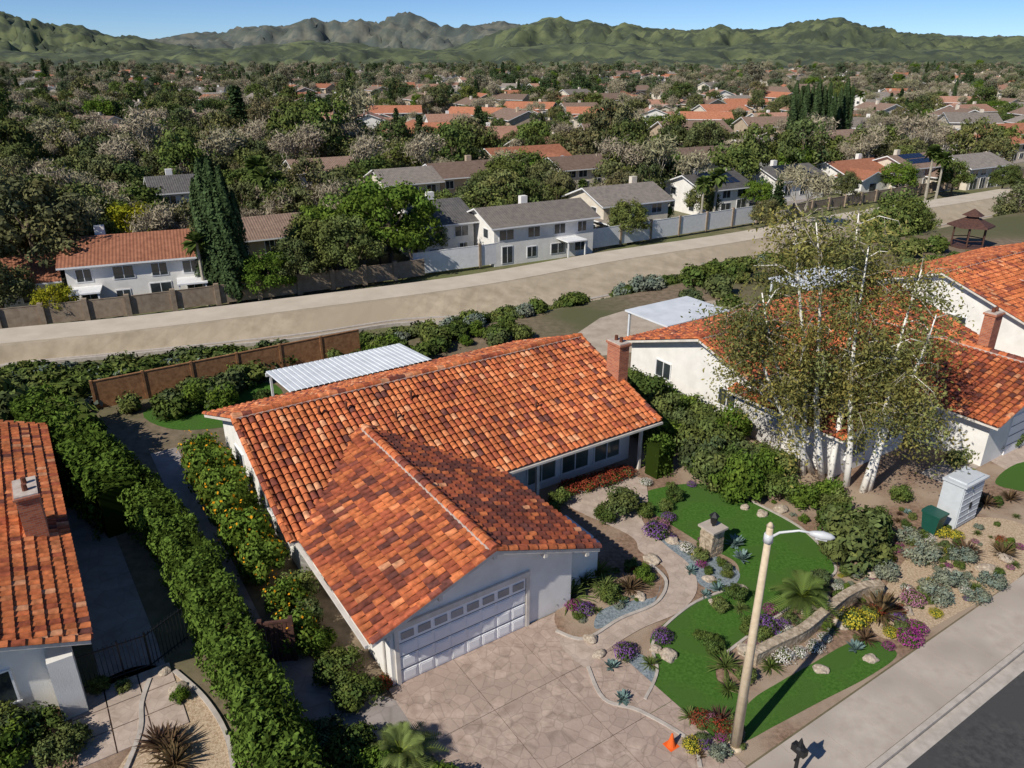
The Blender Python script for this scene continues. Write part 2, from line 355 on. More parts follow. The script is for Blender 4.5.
def boulder_mesh(name,seed):
    import bmesh
    bm=bmesh.new(); bmesh.ops.create_icosphere(bm,subdivisions=3,radius=1)
    for v in bm.verts:
        k=1+.35*noise.noise(v.co*1.3+Vector((seed*7,0,0)))+.12*noise.noise(v.co*4+Vector((0,seed*3,0))); v.co*=k; v.co.z*=.65
    me=bpy.data.meshes.new(name); bm.to_mesh(me); bm.free(); me.materials.append(M['boulder']); return me
def hedge_mesh(name,pts,w,h,dens,leaf,mat,z=0):
    q=cr(pts,8); mb=MB(); k=len(q)
    vs=[]
    for i,p in enumerate(q):
        d=(q[min(i+1,k-1)]-q[max(i-1,0)]).normalized(); nn=Vector((-d.y,d.x))*w*.36
        for pp,zz in((p+nn,z),(p+nn,z+h*.84),(p-nn,z+h*.84),(p-nn,z)): vs.append((pp.x,pp.y,zz))
    fs=[(i*4+j,i*4+(j+1)%4,(i+1)*4+(j+1)%4,(i+1)*4+j) for i in range(k-1) for j in range(4)]+[(0,1,2,3),((k-1)*4+3,(k-1)*4+2,(k-1)*4+1,(k-1)*4)]
    mb.add(vs,fs,0,(.35,.35,.35))
    for i in range(k-1):
        a,b=q[i],q[i+1]; d=b-a; l=d.length; 
        if l<1e-4: continue
        n=int(l*(2*h+w)*dens); d=np.array(d)/l; nn=np.array([-d[1],d[0]])
        s=RNG.uniform(-.05*l,1.05*l,n); c=RNG.uniform(0,2*h+w,n)
        lat=np.where(c<h,w/2,np.where(c<h+w,w/2-(c-h),-w/2)); zz=np.where(c<h,c,np.where(c<h+w,h,h-(c-h-w)))
        nx=np.where(c<h,1,np.where(c<h+w,0,-1)); nz=np.where((c>=h)&(c<h+w),1.0,.1)
        px=a.x+d[0]*s+nn[0]*lat; py=a.y+d[1]*s+nn[1]*lat
        ph=np.array([noise.noise(Vector((x*1.1,y*1.1,zq*1.1+5)))+.5*noise.noise(Vector((x*3,y*3,zq*3))) for x,y,zq in zip(px,py,zz)])
        inn=RNG.uniform(-.08,.18,n)+ph*.5
        edge=np.clip((np.abs(lat)/(w/2))**4*(zz/h)**4,0,1)*.2
        P=np.stack([px-nn[0]*nx*(inn+edge),py-nn[1]*nx*(inn+edge),z+zz*(1)-np.where(nz>.5,inn+edge,0)*1.1],1)
        E=np.stack([nn[0]*nx,nn[1]*nx,nz],1)
        br=(1-.7*ph[:,None])*RNG.uniform(.7,1.3,(n,1)); mb.addleaves(leaves(P,E+.8*rdir(n),leaf),np.hstack([br]*3),0)
    return mb.mesh(name,[mat])
# ------------------------------------------------------------------ ground
def axis(vals): return sorted(set(vals))
aa=axis([-9000,-6000,-3500,-2000,-1000,-500,-250]+list(range(-150,201,10))+[260,400,700,1200,2200,3500,6000,9000])
bb=axis([-4000,-1500,-500,-150,-60,-30,-18,-9.85,-9.8,-5,0,5,10,15,20,25,30,31,32,33,34,35,36,37,38,42,46,50,55,60,70,80,100,130,170,220,300,400,600,900,1400,2200,3500,6000,9500])
vs=[];fs=[]
for b in bb:
    for a in aa:
        x,y=L(a,b); z=-.15 if b<=-9.85 else gz(x,y); vs.append((x,y,z))
na=len(aa)
for j in range(len(bb)-1):
    for i in range(na-1): fs.append((j*na+i,j*na+i+1,(j+1)*na+i+1,(j+1)*na+i))
me=bpy.data.meshes.new('ground'); me.from_pydata(vs,[],fs)
M['far']=nmat('valley_ground',(.09,.11,.04),(.17,.16,.085),.06,.95,c3=(.24,.21,.16),s3=.012)
M['slope']=nmat('slope_scrub',(.09,.10,.04),(.20,.17,.10),.8,.95,.4,8,c3=(.12,.13,.05),s3=.15)
me.materials.append(M['ground']); me.materials.append(M['far']); me.materials.append(M['slope'])
for p in me.polygons:
    c=p.center; b=ab(c.x,c.y)[1]
    if b>60 or b<-60: p.material_index=1
    elif b>30: p.material_index=2
obj('ground',me)
road=sheet('street_road',[L(-90,-19.5),L(160,-19.5),L(160,-9.98),L(-90,-9.98)],-.12,M['asphalt'],False)
strip('kerb',[L(-90,-9.89),L(160,-9.89)],.17,-.14,.012,M['curb'],False)
strip('gutter',[L(-90,-10.2),L(160,-10.2)],.42,-.14,-.108,M['curb'],False)
sw=emp('sidewalk',(*L(10,-8.9),0)); mb=MB()
a=-40.0
while a<110:
    c=L(a+.75,-8.85); mb.box((c[0],c[1],.006),(1.487,1.88,.012),TH); a+=1.5
obj('sidewalk_slabs',mb.mesh('sidewalk_slabs',[M['conc']]),sw)
M['drive']=nmat('stamped_concrete',(.31,.23,.185),(.47,.365,.30),2.4,.8,.5,9,c3=(.37,.28,.23),s3=.5,crack=2.4,cmin=.76,cw=.05)
M['path']=nmat('path_concrete',(.38,.30,.245),(.48,.39,.325),2.2,.85,.3,9,crack=2.9,cmin=.84)
def drivepanel():
    d=emp('driveway',(*L(3,-4),0)); mb=MB()
    rows=[(.55,-2.1),(-2.1,-4.9),(-4.9,-7.88)]
    for (b1,b0) in rows:
        for i in range(3):
            f0,f1=i/3,(i+1)/3
            def ed(b,f):
                lft=.6; rgt=7.9+(.4-b)*.02
                return L(lft+(rgt-lft)*f,b)
            g=.009
            q=[ed(b0+g,f0+.0013),ed(b0+g,f1-.0013),ed(b1-g,f1-.0013),ed(b1-g,f0+.0013)]
            mb.add([(p[0],p[1],0) for p in q]+[(p[0],p[1],.03) for p in q],[(4,5,6,7),(0,1,5,4),(1,2,6,5),(2,3,7,6),(3,0,4,7)])
    obj('driveway_slabs',mb.mesh('driveway_slabs',[M['drive']]),d)
drivepanel()
def GP(l,z=0): return [G(u,v,z) for u,v in l]
sheet('garden_bed',[L(7.9,-7.85),L(60,-7.85),L(60,2),L(20,14),L(8,8)],.004,M['mulch'],False)
sheet('gravel_bed',GP([(905,560),(950,520),(1024,525),(1024,572),(960,612),(900,640),(870,620)]),.008,M['gravel'])
sheet('front_lawn',GP([(645,492),(700,484),(752,502),(800,528),(832,562),(828,580),(790,606),(752,632),(722,655),(716,676),(728,690),(748,700),(738,722),(735,752),(705,757),(672,728),(640,702),(655,672),(655,655),(652,635),(690,606),(722,592),(738,578),(735,562),(708,548),(684,533),(660,518),(644,506)]),.016,M['lawn'])
sheet('side_lawn',GP([(742,742),(735,725),(752,700),(780,682),(812,664),(845,645),(870,640),(897,654),(870,676),(820,702),(775,726)]),.014,M['lawn'])
sheet('neighbor_lawn',GP([(995,482),(1024,462),(1080,470),(1070,500),(1024,492)]),.016,M['lawn'])
sheet('curved_walkway',GP([(560,640),(600,618),(648,606),(668,588),(664,568),(640,552),(628,535),(560,500),(600,480),(640,478),(648,500),(642,520),(665,545),(690,566),(697,590),(680,612),(640,630),(600,655),(585,668)]),.034,M['path'])
sheet('dry_creek',GP([(650,530),(690,545),(722,560),(740,575),(725,592),(700,585),(690,566),(662,550)]),.02,M['bluegravel'])
sheet('pebble_bed',GP([(602,672),(618,655),(642,655),(655,672),(648,700),(630,712),(612,698)]),.02,M['bluegravel'])
sheet('island_bed',GP([(556,612),(580,585),(620,560),(650,566),(664,582),(655,602),(620,618),(585,640),(560,632)]),.045,M['mulch'])
sheet('island_pebbles',GP([(600,612),(630,602),(655,598),(660,586),(652,606),(625,618),(596,630)]),.05,M['bluegravel'])
strip('bed_edging',GP([(588,668),(604,700),(640,712),(690,742),(700,768)]),.12,0,.07,M['curb'])
strip('bed_edging',GP([(556,632),(585,640),(620,620),(656,604),(666,582),(650,565)]),.12,0,.09,M['curb'])
strip('bed_edging',GP([(645,700),(657,672),(654,640),(690,606),(722,592)]),.1,0,.06,M['curb'])
strip('bed_edging',GP([(752,502),(800,528),(833,562),(829,580),(790,608),(752,634),(722,657)]),.1,0,.06,M['curb'])
sheet('side_path',GP([(262,660),(300,650),(345,690),(398,702),(430,760),(330,768),(300,735)]),.02,M['concgrey'],True)
sheet('side_walk',[L(-3.0,4),L(-1.9,4),L(-1.6,22),L(-2.9,22)],.012,M['concgrey'],False)
sheet('gravel_yard',GP([(40,720),(120,672),(165,668),(200,700),(235,790),(0,800),(0,740)]),.012,M['mulch'])
sheet('gravel_path',GP([(150,680),(175,672),(205,700),(225,740),(232,800),(165,800),(110,790),(140,735),(140,705)]),.018,M['gravel'])
strip('path_edging',GP([(150,680),(142,705),(140,735),(118,790)]),.14,0,.09,M['curb'])
strip('path_edging',GP([(175,672),(205,700),(228,740),(236,800)]),.14,0,.09,M['curb'])
pv=emp('paver_patio',(*G(100,710),0)); mb=MB()
for i in range(3):
    for j in range(3):
        x,y=G(88,705); mb.box((x+i*1.02*AX+j*1.02*AY,y+i*1.02*AY-j*1.02*AX,.03),(.98,.98,.05),TH)
obj('pavers',mb.mesh('pavers',[M['path']]),pv)
sheet('side_yard_walk',[L(-7.2,4.8),L(-5.2,4.8),L(-5.8,24),L(-7.2,24)],.012,M['concgrey'],False)
sheet('neighbor_driveway',[L(31,-7.87),L(41,-7.87),L(42,-1.5),L(33,-1.5)],.014,M['path'],False)
sheet('neighbor_path',[L(28.5,-2.4),L(33.2,-2.4),L(33.2,-1.1),L(28.5,-1.1)],.018,M['conc'],False)
sheet('neighbor_yard',GP([(560,345),(600,318),(640,306),(720,300),(760,316),(700,345),(600,356)]),.01,M['dirt'],False)
sheet('back_lawn',[L(-1,24),L(4,23),L(5,28),L(-2,28)],.012,M['lawn'])
sheet('back_patio',[L(4,19),L(14,19),L(14,24.5),L(4,24.5)],.01,M['conc'],False)
# channel : service road on top, sloping concrete bank
up=[(-140,356),(0,341),(130,328),(300,307),(480,283),(620,258),(750,238),(880,214),(1024,191),(1240,151)]
lo=[(-140,386),(0,368),(130,356),(300,340),(400,325),(510,322),(600,307),(700,284),(760,268),(1000,219),(1240,180)]
UP=cr(GP(up,-2.6),8); LO=cr(GP(lo,-3.95),8)
n=140; vs=[]
def aty(P,x):
    for p,q in zip(P[:-1],P[1:]):
        if p.x<=x<=q.x: return p.y+(q.y-p.y)*(x-p.x)/(q.x-p.x+1e-9)
    return P[0].y if x<P[0].x else P[-1].y
for i in range(n+1):
    xa=UP[0].x+(UP[-1].x-UP[0].x)*i/n
    yu=aty(UP,xa); yl=aty(LO,xa)
    vs+= [(xa,yl,-3.97),(xa,yl+.22*(yu-yl),-3.93),(xa,yl+.27*(yu-yl),-3.85),(xa,yu-1.5,-2.62),(xa,yu,-2.6)]
me=bpy.data.meshes.new('flood_channel'); me.from_pydata(vs,[],[(i*5+j,i*5+5+j,i*5+6+j,i*5+1+j) for i in range(n) for j in range(4)]); me.materials.append(M['chan']); obj('flood_channel',me)
strip('service_road',[(q.x-.4,q.y+1.2) for q in UP[::8]],4.2,-4.2,-2.56,M['chanroad'])
strip('channel_lip',[(q.x,q.y) for q in LO[8::8]],.3,-4.2,-3.7,M['curb'])
strip('bank_toe',[(p.x+(0),p.y+.25*(aty(UP,p.x)-p.y)) for p in LO[8:-8:4]],.35,-4.2,-3.83,M['curb'])
strip('side_street',GP([(285,262),(305,232),(322,210),(380,196),(470,185),(560,172)],-4),8,-4.1,-3.94,M['concgrey'])
strip('side_street',GP([(760,205),(870,178),(1024,158),(1150,140)],-4),8,-4.1,-3.94,M['concgrey'])
strip('side_street',GP([(930,176),(905,150),(880,130)],-4),8,-4.1,-3.93,M['concgrey'])
# ------------------------------------------------------------------ houses with real tiles
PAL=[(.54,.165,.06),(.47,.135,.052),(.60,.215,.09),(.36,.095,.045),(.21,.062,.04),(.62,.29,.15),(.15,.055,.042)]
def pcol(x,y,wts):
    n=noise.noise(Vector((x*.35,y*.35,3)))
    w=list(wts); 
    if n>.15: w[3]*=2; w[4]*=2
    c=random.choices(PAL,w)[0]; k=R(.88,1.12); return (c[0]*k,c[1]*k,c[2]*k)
class Fr:
    def __init__(s,o,ang): s.o=o; s.a=ang; s.c=math.cos(ang); s.s=math.sin(ang)
    def __call__(s,x,y,z): return Vector((s.o[0]+x*s.c-y*s.s, s.o[1]+x*s.s+y*s.c, z))
def tile_slope(mb,F,Lx,W,ez,sl,side,wts,tw=.29,te=.40):
    th=math.atan(sl); S=(W/2)/math.cos(th); rows=int(S/te)+1; cols=int(Lx/tw)
    tw=Lx/cols
    U=(F(1,0,0)-F(0,0,0)); Yd=(F(0,1,0)-F(0,0,0)); 
    sdir=(Yd if side==0 else -Yd)*math.cos(th)+Vector((0,0,math.sin(th)))
    N=U.cross(sdir); 
    if N.z<0: N=-N
    K=5
    for j in range(rows):
        for i in range(cols):
            x=(i+.5)*tw; v0=j*te-.06; v1=min(v0+te*1.12,S+.02)
            base_=F(x,0 if side==0 else W,ez)
            jit=R(-.012,.012); off=R(0,.012)
            p0=base_+sdir*v0+U*jit+N*(.055+off); p1=base_+sdir*v1+N*.02
            vs=[]
            for p,w,h in((p0,tw*.47,.095),(p1,tw*.38,.07)):
                for k in range(K+1):
                    t=math.pi*k/K; vs.append(p-U*w*math.cos(t)+N*h*math.sin(t))
            fs=[(k,k+1,K+2+k,K+1+k) for k in range(K)]
            mb.add(vs,fs,0,pcol(p0.x,p0.y,wts))
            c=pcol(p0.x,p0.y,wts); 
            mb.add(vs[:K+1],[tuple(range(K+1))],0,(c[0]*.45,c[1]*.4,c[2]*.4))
def cap_line(mb,p0,p1,wts,w=.17,h=.13,seg=.42):
    p0=Vector(p0);p1=Vector(p1);d=(p1-p0);n=max(1,int(d.length/seg)); dd=d.normalized(); s=dd.cross(Vector((0,0,1))).normalized(); N=s.cross(dd)
    if N.z<0:N=-N
    for i in range(n):
        a=p0+d*(i/n)+N*.03; b=p0+d*((i+1.12)/n)
        vs=[]
        for p,k in((a,1.0),(b,.82)):
            for j in range(6):
                t=math.pi*j/5; vs.append(p-s*w*k*math.cos(t)+N*h*k*math.sin(t))
        mb.add(vs,[(j,j+1,7+j,6+j) for j in range(5)]+[(0,1,2,3,4,5)],0,pcol(a.x*3,a.y*3,wts))
def gable(par,F,Lx,W,ez,sl,ins=(.6,.6,.6,.6),z0=0.0,wall='white',tiles=True,rmat=None,wts=(4,4,2,2,1,1,.5),tag='',th=.14,wts0=None):
    zr=ez+sl*W/2
    mb=MB(); x0,x1,y0,y1=ins[0],Lx-ins[1],ins[2],W-ins[3]
    zt=lambda y: ez+sl*min(y,W-y)-th-.015
    prof=[(y0,z0),(y1,z0),(y1,zt(y1)),(W/2,zr-th-.015),(y0,zt(y0))]
    vs=[F(x0,y,z) for y,z in prof]+[F(x1,y,z) for y,z in prof]
    fs=[(0,1,2,3,4),(9,8,7,6,5)]+[(i,(i+1)%5,(i+1)%5+5,i+5) for i in range(5)]
    mb.add(vs,fs,0)
    obj(tag+'walls',mb.mesh(tag+'walls',[M[wall]]),par)
    mb=MB(); prof=[(0,ez),(W/2,zr),(W,ez),(W,ez-th),(W/2,zr-th),(0,ez-th)]
    vs=[F(0,y,z) for y,z in prof]+[F(Lx,y,z) for y,z in prof]
    mb.add(vs,[(0,1,7,6),(1,2,8,7)],1); mb.add(vs,[(2,3,9,8),(3,4,10,9),(4,5,11,10),(5,0,6,11),(0,5,4,3,2,1),(6,7,8,9,10,11)],0)
    obj(tag+'roof_deck',mb.mesh(tag+'roof_deck',[M['fascia'],rmat or M['underlay']]),par)
    if tiles:
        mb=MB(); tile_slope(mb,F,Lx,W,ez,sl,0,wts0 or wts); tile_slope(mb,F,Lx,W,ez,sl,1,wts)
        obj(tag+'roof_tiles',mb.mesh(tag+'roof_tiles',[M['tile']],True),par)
        mb=MB(); cap_line(mb,F(0,W/2,zr+.07),F(Lx,W/2,zr+.07),wts,.19,.15)
        for xe in(.05,Lx-.05):
            cap_line(mb,F(xe,0,ez+.05),F(xe,W/2,zr+.05),wts,.14,.11); cap_line(mb,F(xe,W,ez+.05),F(xe,W/2,zr+.05),wts,.14,.11)
        obj(tag+'ridge_caps',mb.mesh(tag+'ridge_caps',[M['tile']]),par)
        mb=MB(); c=(F(0,W/2,0)+F(Lx,W/2,0))/2; mb.box((c.x,c.y,zr+.045),(Lx-.1,.40,.09),F.a); obj(tag+'ridge_mortar',mb.mesh('m',[M['mortar']]),par)
def window(par,F,x,y,z,w,h,face,glass='glass',div=1,name='window'):
    mb=MB(); t=.06; 
    nx,ny={'x-':(-1,0),'x+':(1,0),'y-':(0,-1),'y+':(0,1)}[face]
    ang=F.a+(math.pi/2 if nx else 0)
    tx,ty=(0,1) if nx else (1,0)
    def bx(du,dz,sw,sh,dn,dd,mi):
        c=F(x+tx*du+nx*dn,y+ty*du+ny*dn,z+dz); mb.box(c,(sw,dd,sh),ang,mi)
    bx(0,h/2-t/2,w,t,.03,.08,0);bx(0,-h/2+t/2,w+.1,t,.035,.11,0)
    for sx in(-1,1): bx(sx*(w/2-t/2),0,t,h-2*t-.002,.03,.08,0)
    for i in range(1,div+1):
        u=-w/2+w*i/(div+1); bx(u,0,.045,h-2*t-.004,.028,.06,0)
    bx(0,0,w-.02,h-.02,.008,.03,1)
    obj(name,mb.mesh(name,[M['fence_white'],M[glass]]),par)
def chimney(par,x,y,zb,zt,sx,sy,ang,name='chimney'):
    mb=MB(); mb.box((0,0,(zb+zt)/2),(sx,sy,zt-zb),0,0); mb.box((0,0,zt+.05),(sx+.14,sy+.14,.1),0,0); mb.box((0,0,zt+.13),(sx+.04,sy+.04,.06),0,1)
    for dx in(-.2,.2): mb.tube([(dx*sx,0,zt+.15),(dx*sx,0,zt+.4)],[.1,.09],8,2)
    o=obj(name,mb.mesh(name,[M['brick'],M['mortar'],M['underlay']]),None,(x,y,0),ang); o.parent=par; o.matrix_parent_inverse=Matrix.Translation(-Vector(par.location)); return o
H1=emp('tile_roof_house',(*L(8,10),0))
Fm=Fr(L(-.4,6.5),TH); gable(H1,Fm,18.5,13,2.6,.37,(.7,.6,1.5,.6),tag='main_',wts=(5,4,2,2,1,.6,.4))
Fw=Fr(L(8.9,0),TH+math.pi/2); gable(H1,Fw,10.6,8.9,2.6,.37,(.6,.3,.8,.8),tag='garage_',wts=(4,4,.8,4.5,3.5,.4,1.5),wts0=(.8,2,.2,4,5,.3,5))  # right slope: dark brown tile mix, with its shade put into the tile colours
mb=MB()
FL=Fr(O,TH)
x0,x1,zb,zt=1.1,6.0,.03,2.2
c=FL((x0+x1)/2,.57,(zb+zt)/2); mb.box(c,(x1-x0,.05,zt-zb),TH,0)
for r in range(4):
    for k in range(8):
        w=(x1-x0)/8; h=(zt-zb)/4; c=FL(x0+(k+.5)*w,.535,zb+(r+.5)*h)
        if r==3: mb.box(c,(w-.16,.03,h-.26),TH,1)
        else:
            mb.box(c,(w-.10,.025,h-.12),TH,0)
            c=FL(x0+(k+.5)*w,.522,zb+(r+.5)*h); mb.box(c,(w-.2,.015,h-.24),TH,0)
for r in range(1,4):
    c=FL((x0+x1)/2,.541,zb+r*(zt-zb)/4); mb.box(c,(x1-x0,.012,.018),TH,2)
obj('garage_door',mb.mesh('garage_door',[M['door_white'],M['doorglass'],M['rubber']]),H1)
mb=MB()
for xx in(x0-.09,x1+.09): mb.box(FL(xx,.55,1.12),(.14,.1,2.2),TH)
mb.box(FL((x0+x1)/2,.55,2.32),(x1-x0+.36,.12,.2),TH)
obj('garage_trim',mb.mesh('garage_trim',[M['fascia']]),H1)
mb=MB()
for a in(.55,2.4,4.45,6.5,8.35):
    z=2.6+.37*min(a,8.9-a)-.24; mb.box(FL(a,.33,z),(.14,.62,.2),TH)
for k in range(10): mb.box(FL(.35,.9+k*.55,2.5),(.7,.07,.12),TH)
for k in range(15): mb.box(FL(9.4+k*.6,7.2,2.66),(.09,1.2,.12),TH)
obj('roof_beams',mb.mesh('roof_beams',[M['fascia']]),H1)
chimney(H1,*L(18.0,9.8),0,5.6,.95,.62,TH+math.pi/2)
for a,w in((12.0,1.7),(14.0,1.7),(16.0,1.7)): window(H1,FL,a,8.0,1.25,w,1.7,'y-','glass_green',1)
window(H1,FL,.3,12,1.5,1.6,1.1,'x-'); window(H1,FL,.3,16,1.5,1.4,1.1,'x-'); window(H1,FL,.8,3.5,1.7,1.2,.7,'x-')
window(H1,FL,17.5,9.0+4,1.6,1.4,1.1,'x+')
mb=MB(); mb.box(FL(9.7,7.95,1.05),(1.0,.06,2.1),TH,0); mb.box(FL(9.1,7.95,1.07),(.12,.1,2.16),TH,1); mb.box(FL(10.3,7.95,1.07),(.12,.1,2.16),TH,1); mb.box(FL(9.7,7.95,2.2),(1.32,.1,.12),TH,1)
mb.box(FL(9.98,7.9,1.05),(.05,.05,.15),TH,1)
obj('entry_door',mb.mesh('entry_door',[M['reddoor'],M['fence_white']]),H1)
mb=MB()
for a in(11.0,17.2): mb.box(FL(a,6.9,1.2),(.14,.14,2.4),TH)
obj('porch_posts',mb.mesh('porch_posts',[M['fascia']]),H1)
mb=MB(); 
for a,b in((6.0,15.2-4.5),(7.2,11.6),(4.2,11.9),(12.5,9.2),(3.0,12.0)):
    z=5-.37*(13-b)+.1; p=FL(a,b,z); mb.tube([p,p+Vector((0,0,.35))],[.06,.06],8); mb.tube([p+Vector((0,0,.33)),p+Vector((0,0,.4))],[.09,.03],8)
obj('roof_vents',mb.mesh('roof_vents',[M['underlay']]),H1)
mb=MB()
for b in(1.0,6.0): mb.tube([FL(.74,b,.1),FL(.74,b,2.5)],[.04,.04],6)
mb.box(FL(9.0,3.3,2.52),(.12,6.2,.11),TH); mb.box(FL(-.14,3.3,2.5),(.12,6.4,.11),TH); mb.box(FL(13.6,6.42,2.52),(9.0,.12,.11),TH)
obj('gutters',mb.mesh('gutters',[M['fascia']]),H1)
mb=MB(); 
c=L(8.9,1.35); mb.box((c[0],c[1],.85),(2.0,.2,1.7),TH); c=L(9.85,2.45); mb.box((c[0],c[1],.85),(.2,2.0,1.7),TH)
c=L(8.9,1.35); mb.box((c[0],c[1],1.73),(2.1,.28,.06),TH); c=L(9.85,2.55); mb.box((c[0],c[1],1.73),(.28,1.8,.055),TH)
obj('courtyard_wall',mb.mesh('courtyard_wall',[M['white']]))
pc=emp('patio_cover',(*L(8,21),0)); mb=MB()
n=27
for i in range(n):
    a=3.8+(i+.5)*8.3/n; vs=[]
    for da in(-.15,-.11,.11,.15):
        for b,z in((18.9,3.0),(23.2,2.65)):
            p=L(a+da,b); vs.append((p[0],p[1],z+(.05 if abs(da)<.12 else 0)))
    mb.add(vs,[(0,2,3,1),(2,4,5,3),(4,6,7,5)])
obj('roof_panels',mb.mesh('roof_panels',[M['metalroof']]),pc); mb=MB()
mb.box((*L(7.95,23.1),2.52),(8.4,.12,.2),TH)
for a in(4,8,12): mb.box((*L(a,23.1),1.2),(.12,.12,2.45),TH)
obj('posts',mb.mesh('posts',[M['fence_white']]),pc)
H2=emp('tile_roof_house',(*L(33,10),0))
F2=Fr(L(24,3.5),TH); gable(H2,F2,19,13,2.5,.32,(.6,.6,.7,.6),tag='main_',wts=(4,4,1,4,3,.3,2))
F2w=Fr(L(41.5,-3.0),TH+math.pi/2); gable(H2,F2w,11,10.5,2.6,.32,(.6,.3,.7,.7),tag='wing_',wts=(4,4,1,4,3,.3,2))
F2v=Fr(L(31,.5),TH+math.pi/2); gable(H2,F2v,7,7,2.4,.32,(.5,.3,.6,.6),tag='porch_',wts=(4,4,1,4,3,.3,2))
chimney(H2,*L(38.8,1.8),2,5.6,.85,.6,TH)
window(H2,FL,24.6,8,1.6,1.3,1.1,'x-'); window(H2,FL,24.6,13,1.6,1.3,1.1,'x-'); 
window(H2,FL,26.0,.98,1.4,1.6,1.2,'y-','glass_green'); window(H2,FL,29,.98,1.4,1.6,1.2,'y-','glass_green')
mb=MB(); mb.box(FL(36.3,-2.43,1.1),(4.9,.06,2.2),TH); 
for r in range(1,4): mb.box(FL(36.3,-2.47,r*.55),(4.9,.02,.02),TH,1)
obj('garage_door',mb.mesh('garage_door',[M['door_white'],M['rubber']]),H2)
pc=emp('patio_cover',(*L(30,18),0)); mb=MB(); mb.box((*L(31,18.4),2.7),(6,4.2,.12),TH)
for a in(28.3,33.7): mb.box((*L(a,20.3),1.32),(.14,.14,2.64),TH)
obj('cover',mb.mesh('cover',[M['metalroof']]),pc)
pc=emp('patio_cover',(*L(45,18),0)); mb=MB(); mb.box((*L(46.5,18.5),2.7),(7,4,.12),TH)
for a in(43.3,49.7): mb.box((*L(a,20.3),1.32),(.14,.14,2.64),TH)
obj('cover',mb.mesh('cover',[M['metalroof']]),pc)
H3=emp('tile_roof_house',(*L(55,10),0))
F3=Fr(L(47.5,2.5),TH); gable(H3,F3,20,14,2.6,.34,tag='main_',wts=(4,4,2,2,1,.3,.5))
F3w=Fr(L(58,-5),TH+math.pi/2); gable(H3,F3w,12,9,2.6,.34,tag='wing_',wts=(4,4,2,2,1,.3,.5))
window(H3,FL,48.1,8,1.6,1.3,1.1,'x-')
H0=emp('tile_roof_house',(*L(-13,13),0))
F0=Fr(L(-7.1,4.9),TH+math.pi/2); gable(H0,F0,17.5,12,2.6,.37,(.8,.6,.8,.8),tag='main_',wts=(6,4,2,1.4,.8,.6,.3))
F0b=Fr(L(-26,8),TH); gable(H0,F0b,14,12,2.6,.37,tag='wing_',wts=(6,4,2,1,.4,.6,.2))
chimney(H0,*L(-8.0,12.0),2.5,4.6,1.4,.7,TH+math.pi/2)
window(H0,FL,-10.3,5.7,1.4,2.0,1.3,'y-',div=1)
mb=MB(); mb.box((*L(-8.0,5.25),1.15),(.7,.7,2.3),TH)
obj('corner_pier',mb.mesh('corner_pier',[M['white']]),H0)
# ------------------------------------------------------------------ fences & gates
def rail_fence(name,p0,p1,h,z=0,step=.13):
    e=emp(name,(p0[0],p0[1],z)); mb=MB(); d=Vector(p1)-Vector(p0); n=int(d.length/step); ang=math.atan2(d.y,d.x)
    for i in range(n+1):
        p=Vector(p0)+d*i/n; s=.05 if i%14==0 else .018; mb.box((p.x,p.y,z+h/2),(s,s,h+(.08 if s>.03 else 0)),ang)
    c=(Vector(p0)+Vector(p1))/2
    for zz in(.15,h-.12): mb.box((c.x,c.y,z+zz),(d.length,.035,.035),ang)
    obj('pickets',mb.mesh('pickets',[M['iron']]),e)
def board_fence(name,pts,h,mat,z=None,step=2.4,post=None):
    e=emp(name,(pts[0][0],pts[0][1],0)); mb=MB()
    for a,b in zip(pts[:-1],pts[1:]):
        a=Vector(a);b=Vector(b);d=b-a;n=max(1,int(d.length/step));ang=math.atan2(d.y,d.x)
        for i in range(n):
            c=a+d*(i+.5)/n; zz=(gz(c.x,c.y) if z is None else z); mb.box((c.x,c.y,zz+h/2),(d.length/n-.03,.06,h),ang)
            mb.box((c.x,c.y,zz+h+.03),(d.length/n-.03,.11,.05),ang)
            p=a+d*i/n; mb.box((p.x,p.y,zz+h/2+.05),(.14,.14,h+.1) if not post else (post,post,h+.35),ang,1)
    obj('panels',mb.mesh('panels',[mat,mat if not post else M['block']]),e)
rail_fence('iron_fence',G(60,700),G(152,668),1.5); rail_fence('iron_fence',G(152,668),G(188,640),1.5)
def wood_gate(p0,p1,h):
    e=emp('wood_gate',(*p0,0)); mb=MB(); d=Vector(p1)-Vector(p0); n=int(d.length/.14); ang=math.atan2(d.y,d.x)
    for i in range(n):
        p=Vector(p0)+d*(i+.5)/n; mb.box((p.x,p.y,h/2),(d.length/n-.02,.04,h),ang)
    for f in(0,.5,1): p=Vector(p0)+d*f; mb.box((p.x,p.y,h/2+.08),(.14,.14,h+.16),ang)
    c=Vector(p0)+d/2; mb.box((c.x,c.y,h+.02),(d.length,.09,.08),ang)
    obj('boards',mb.mesh('boards',[M['darkwood']]),e)
wood_gate(G(236,668),G(296,660),1.7)
board_fence('wood_fence',[L(-4.5,29.6),L(12,29.6)],1.7,M['wood'],z=0)
BW=-3.6
board_fence('block_wall',[G(-140,345,BW),G(0,329,BW),G(130,315,BW),G(300,293,BW),G(425,275,BW)],1.8,M['block'],z=BW,step=3.5,post=.45)
board_fence('white_fence',[G(412,275,BW),G(480,266,BW),G(620,244,BW),G(756,222,BW)],2.4,M['fence_white'],z=BW,step=5,post=.3)
board_fence('block_wall',[G(756,222,BW),G(860,203,BW),G(1024,177,BW),G(1200,146,BW)],1.6,M['block'],z=BW,step=4,post=.45)
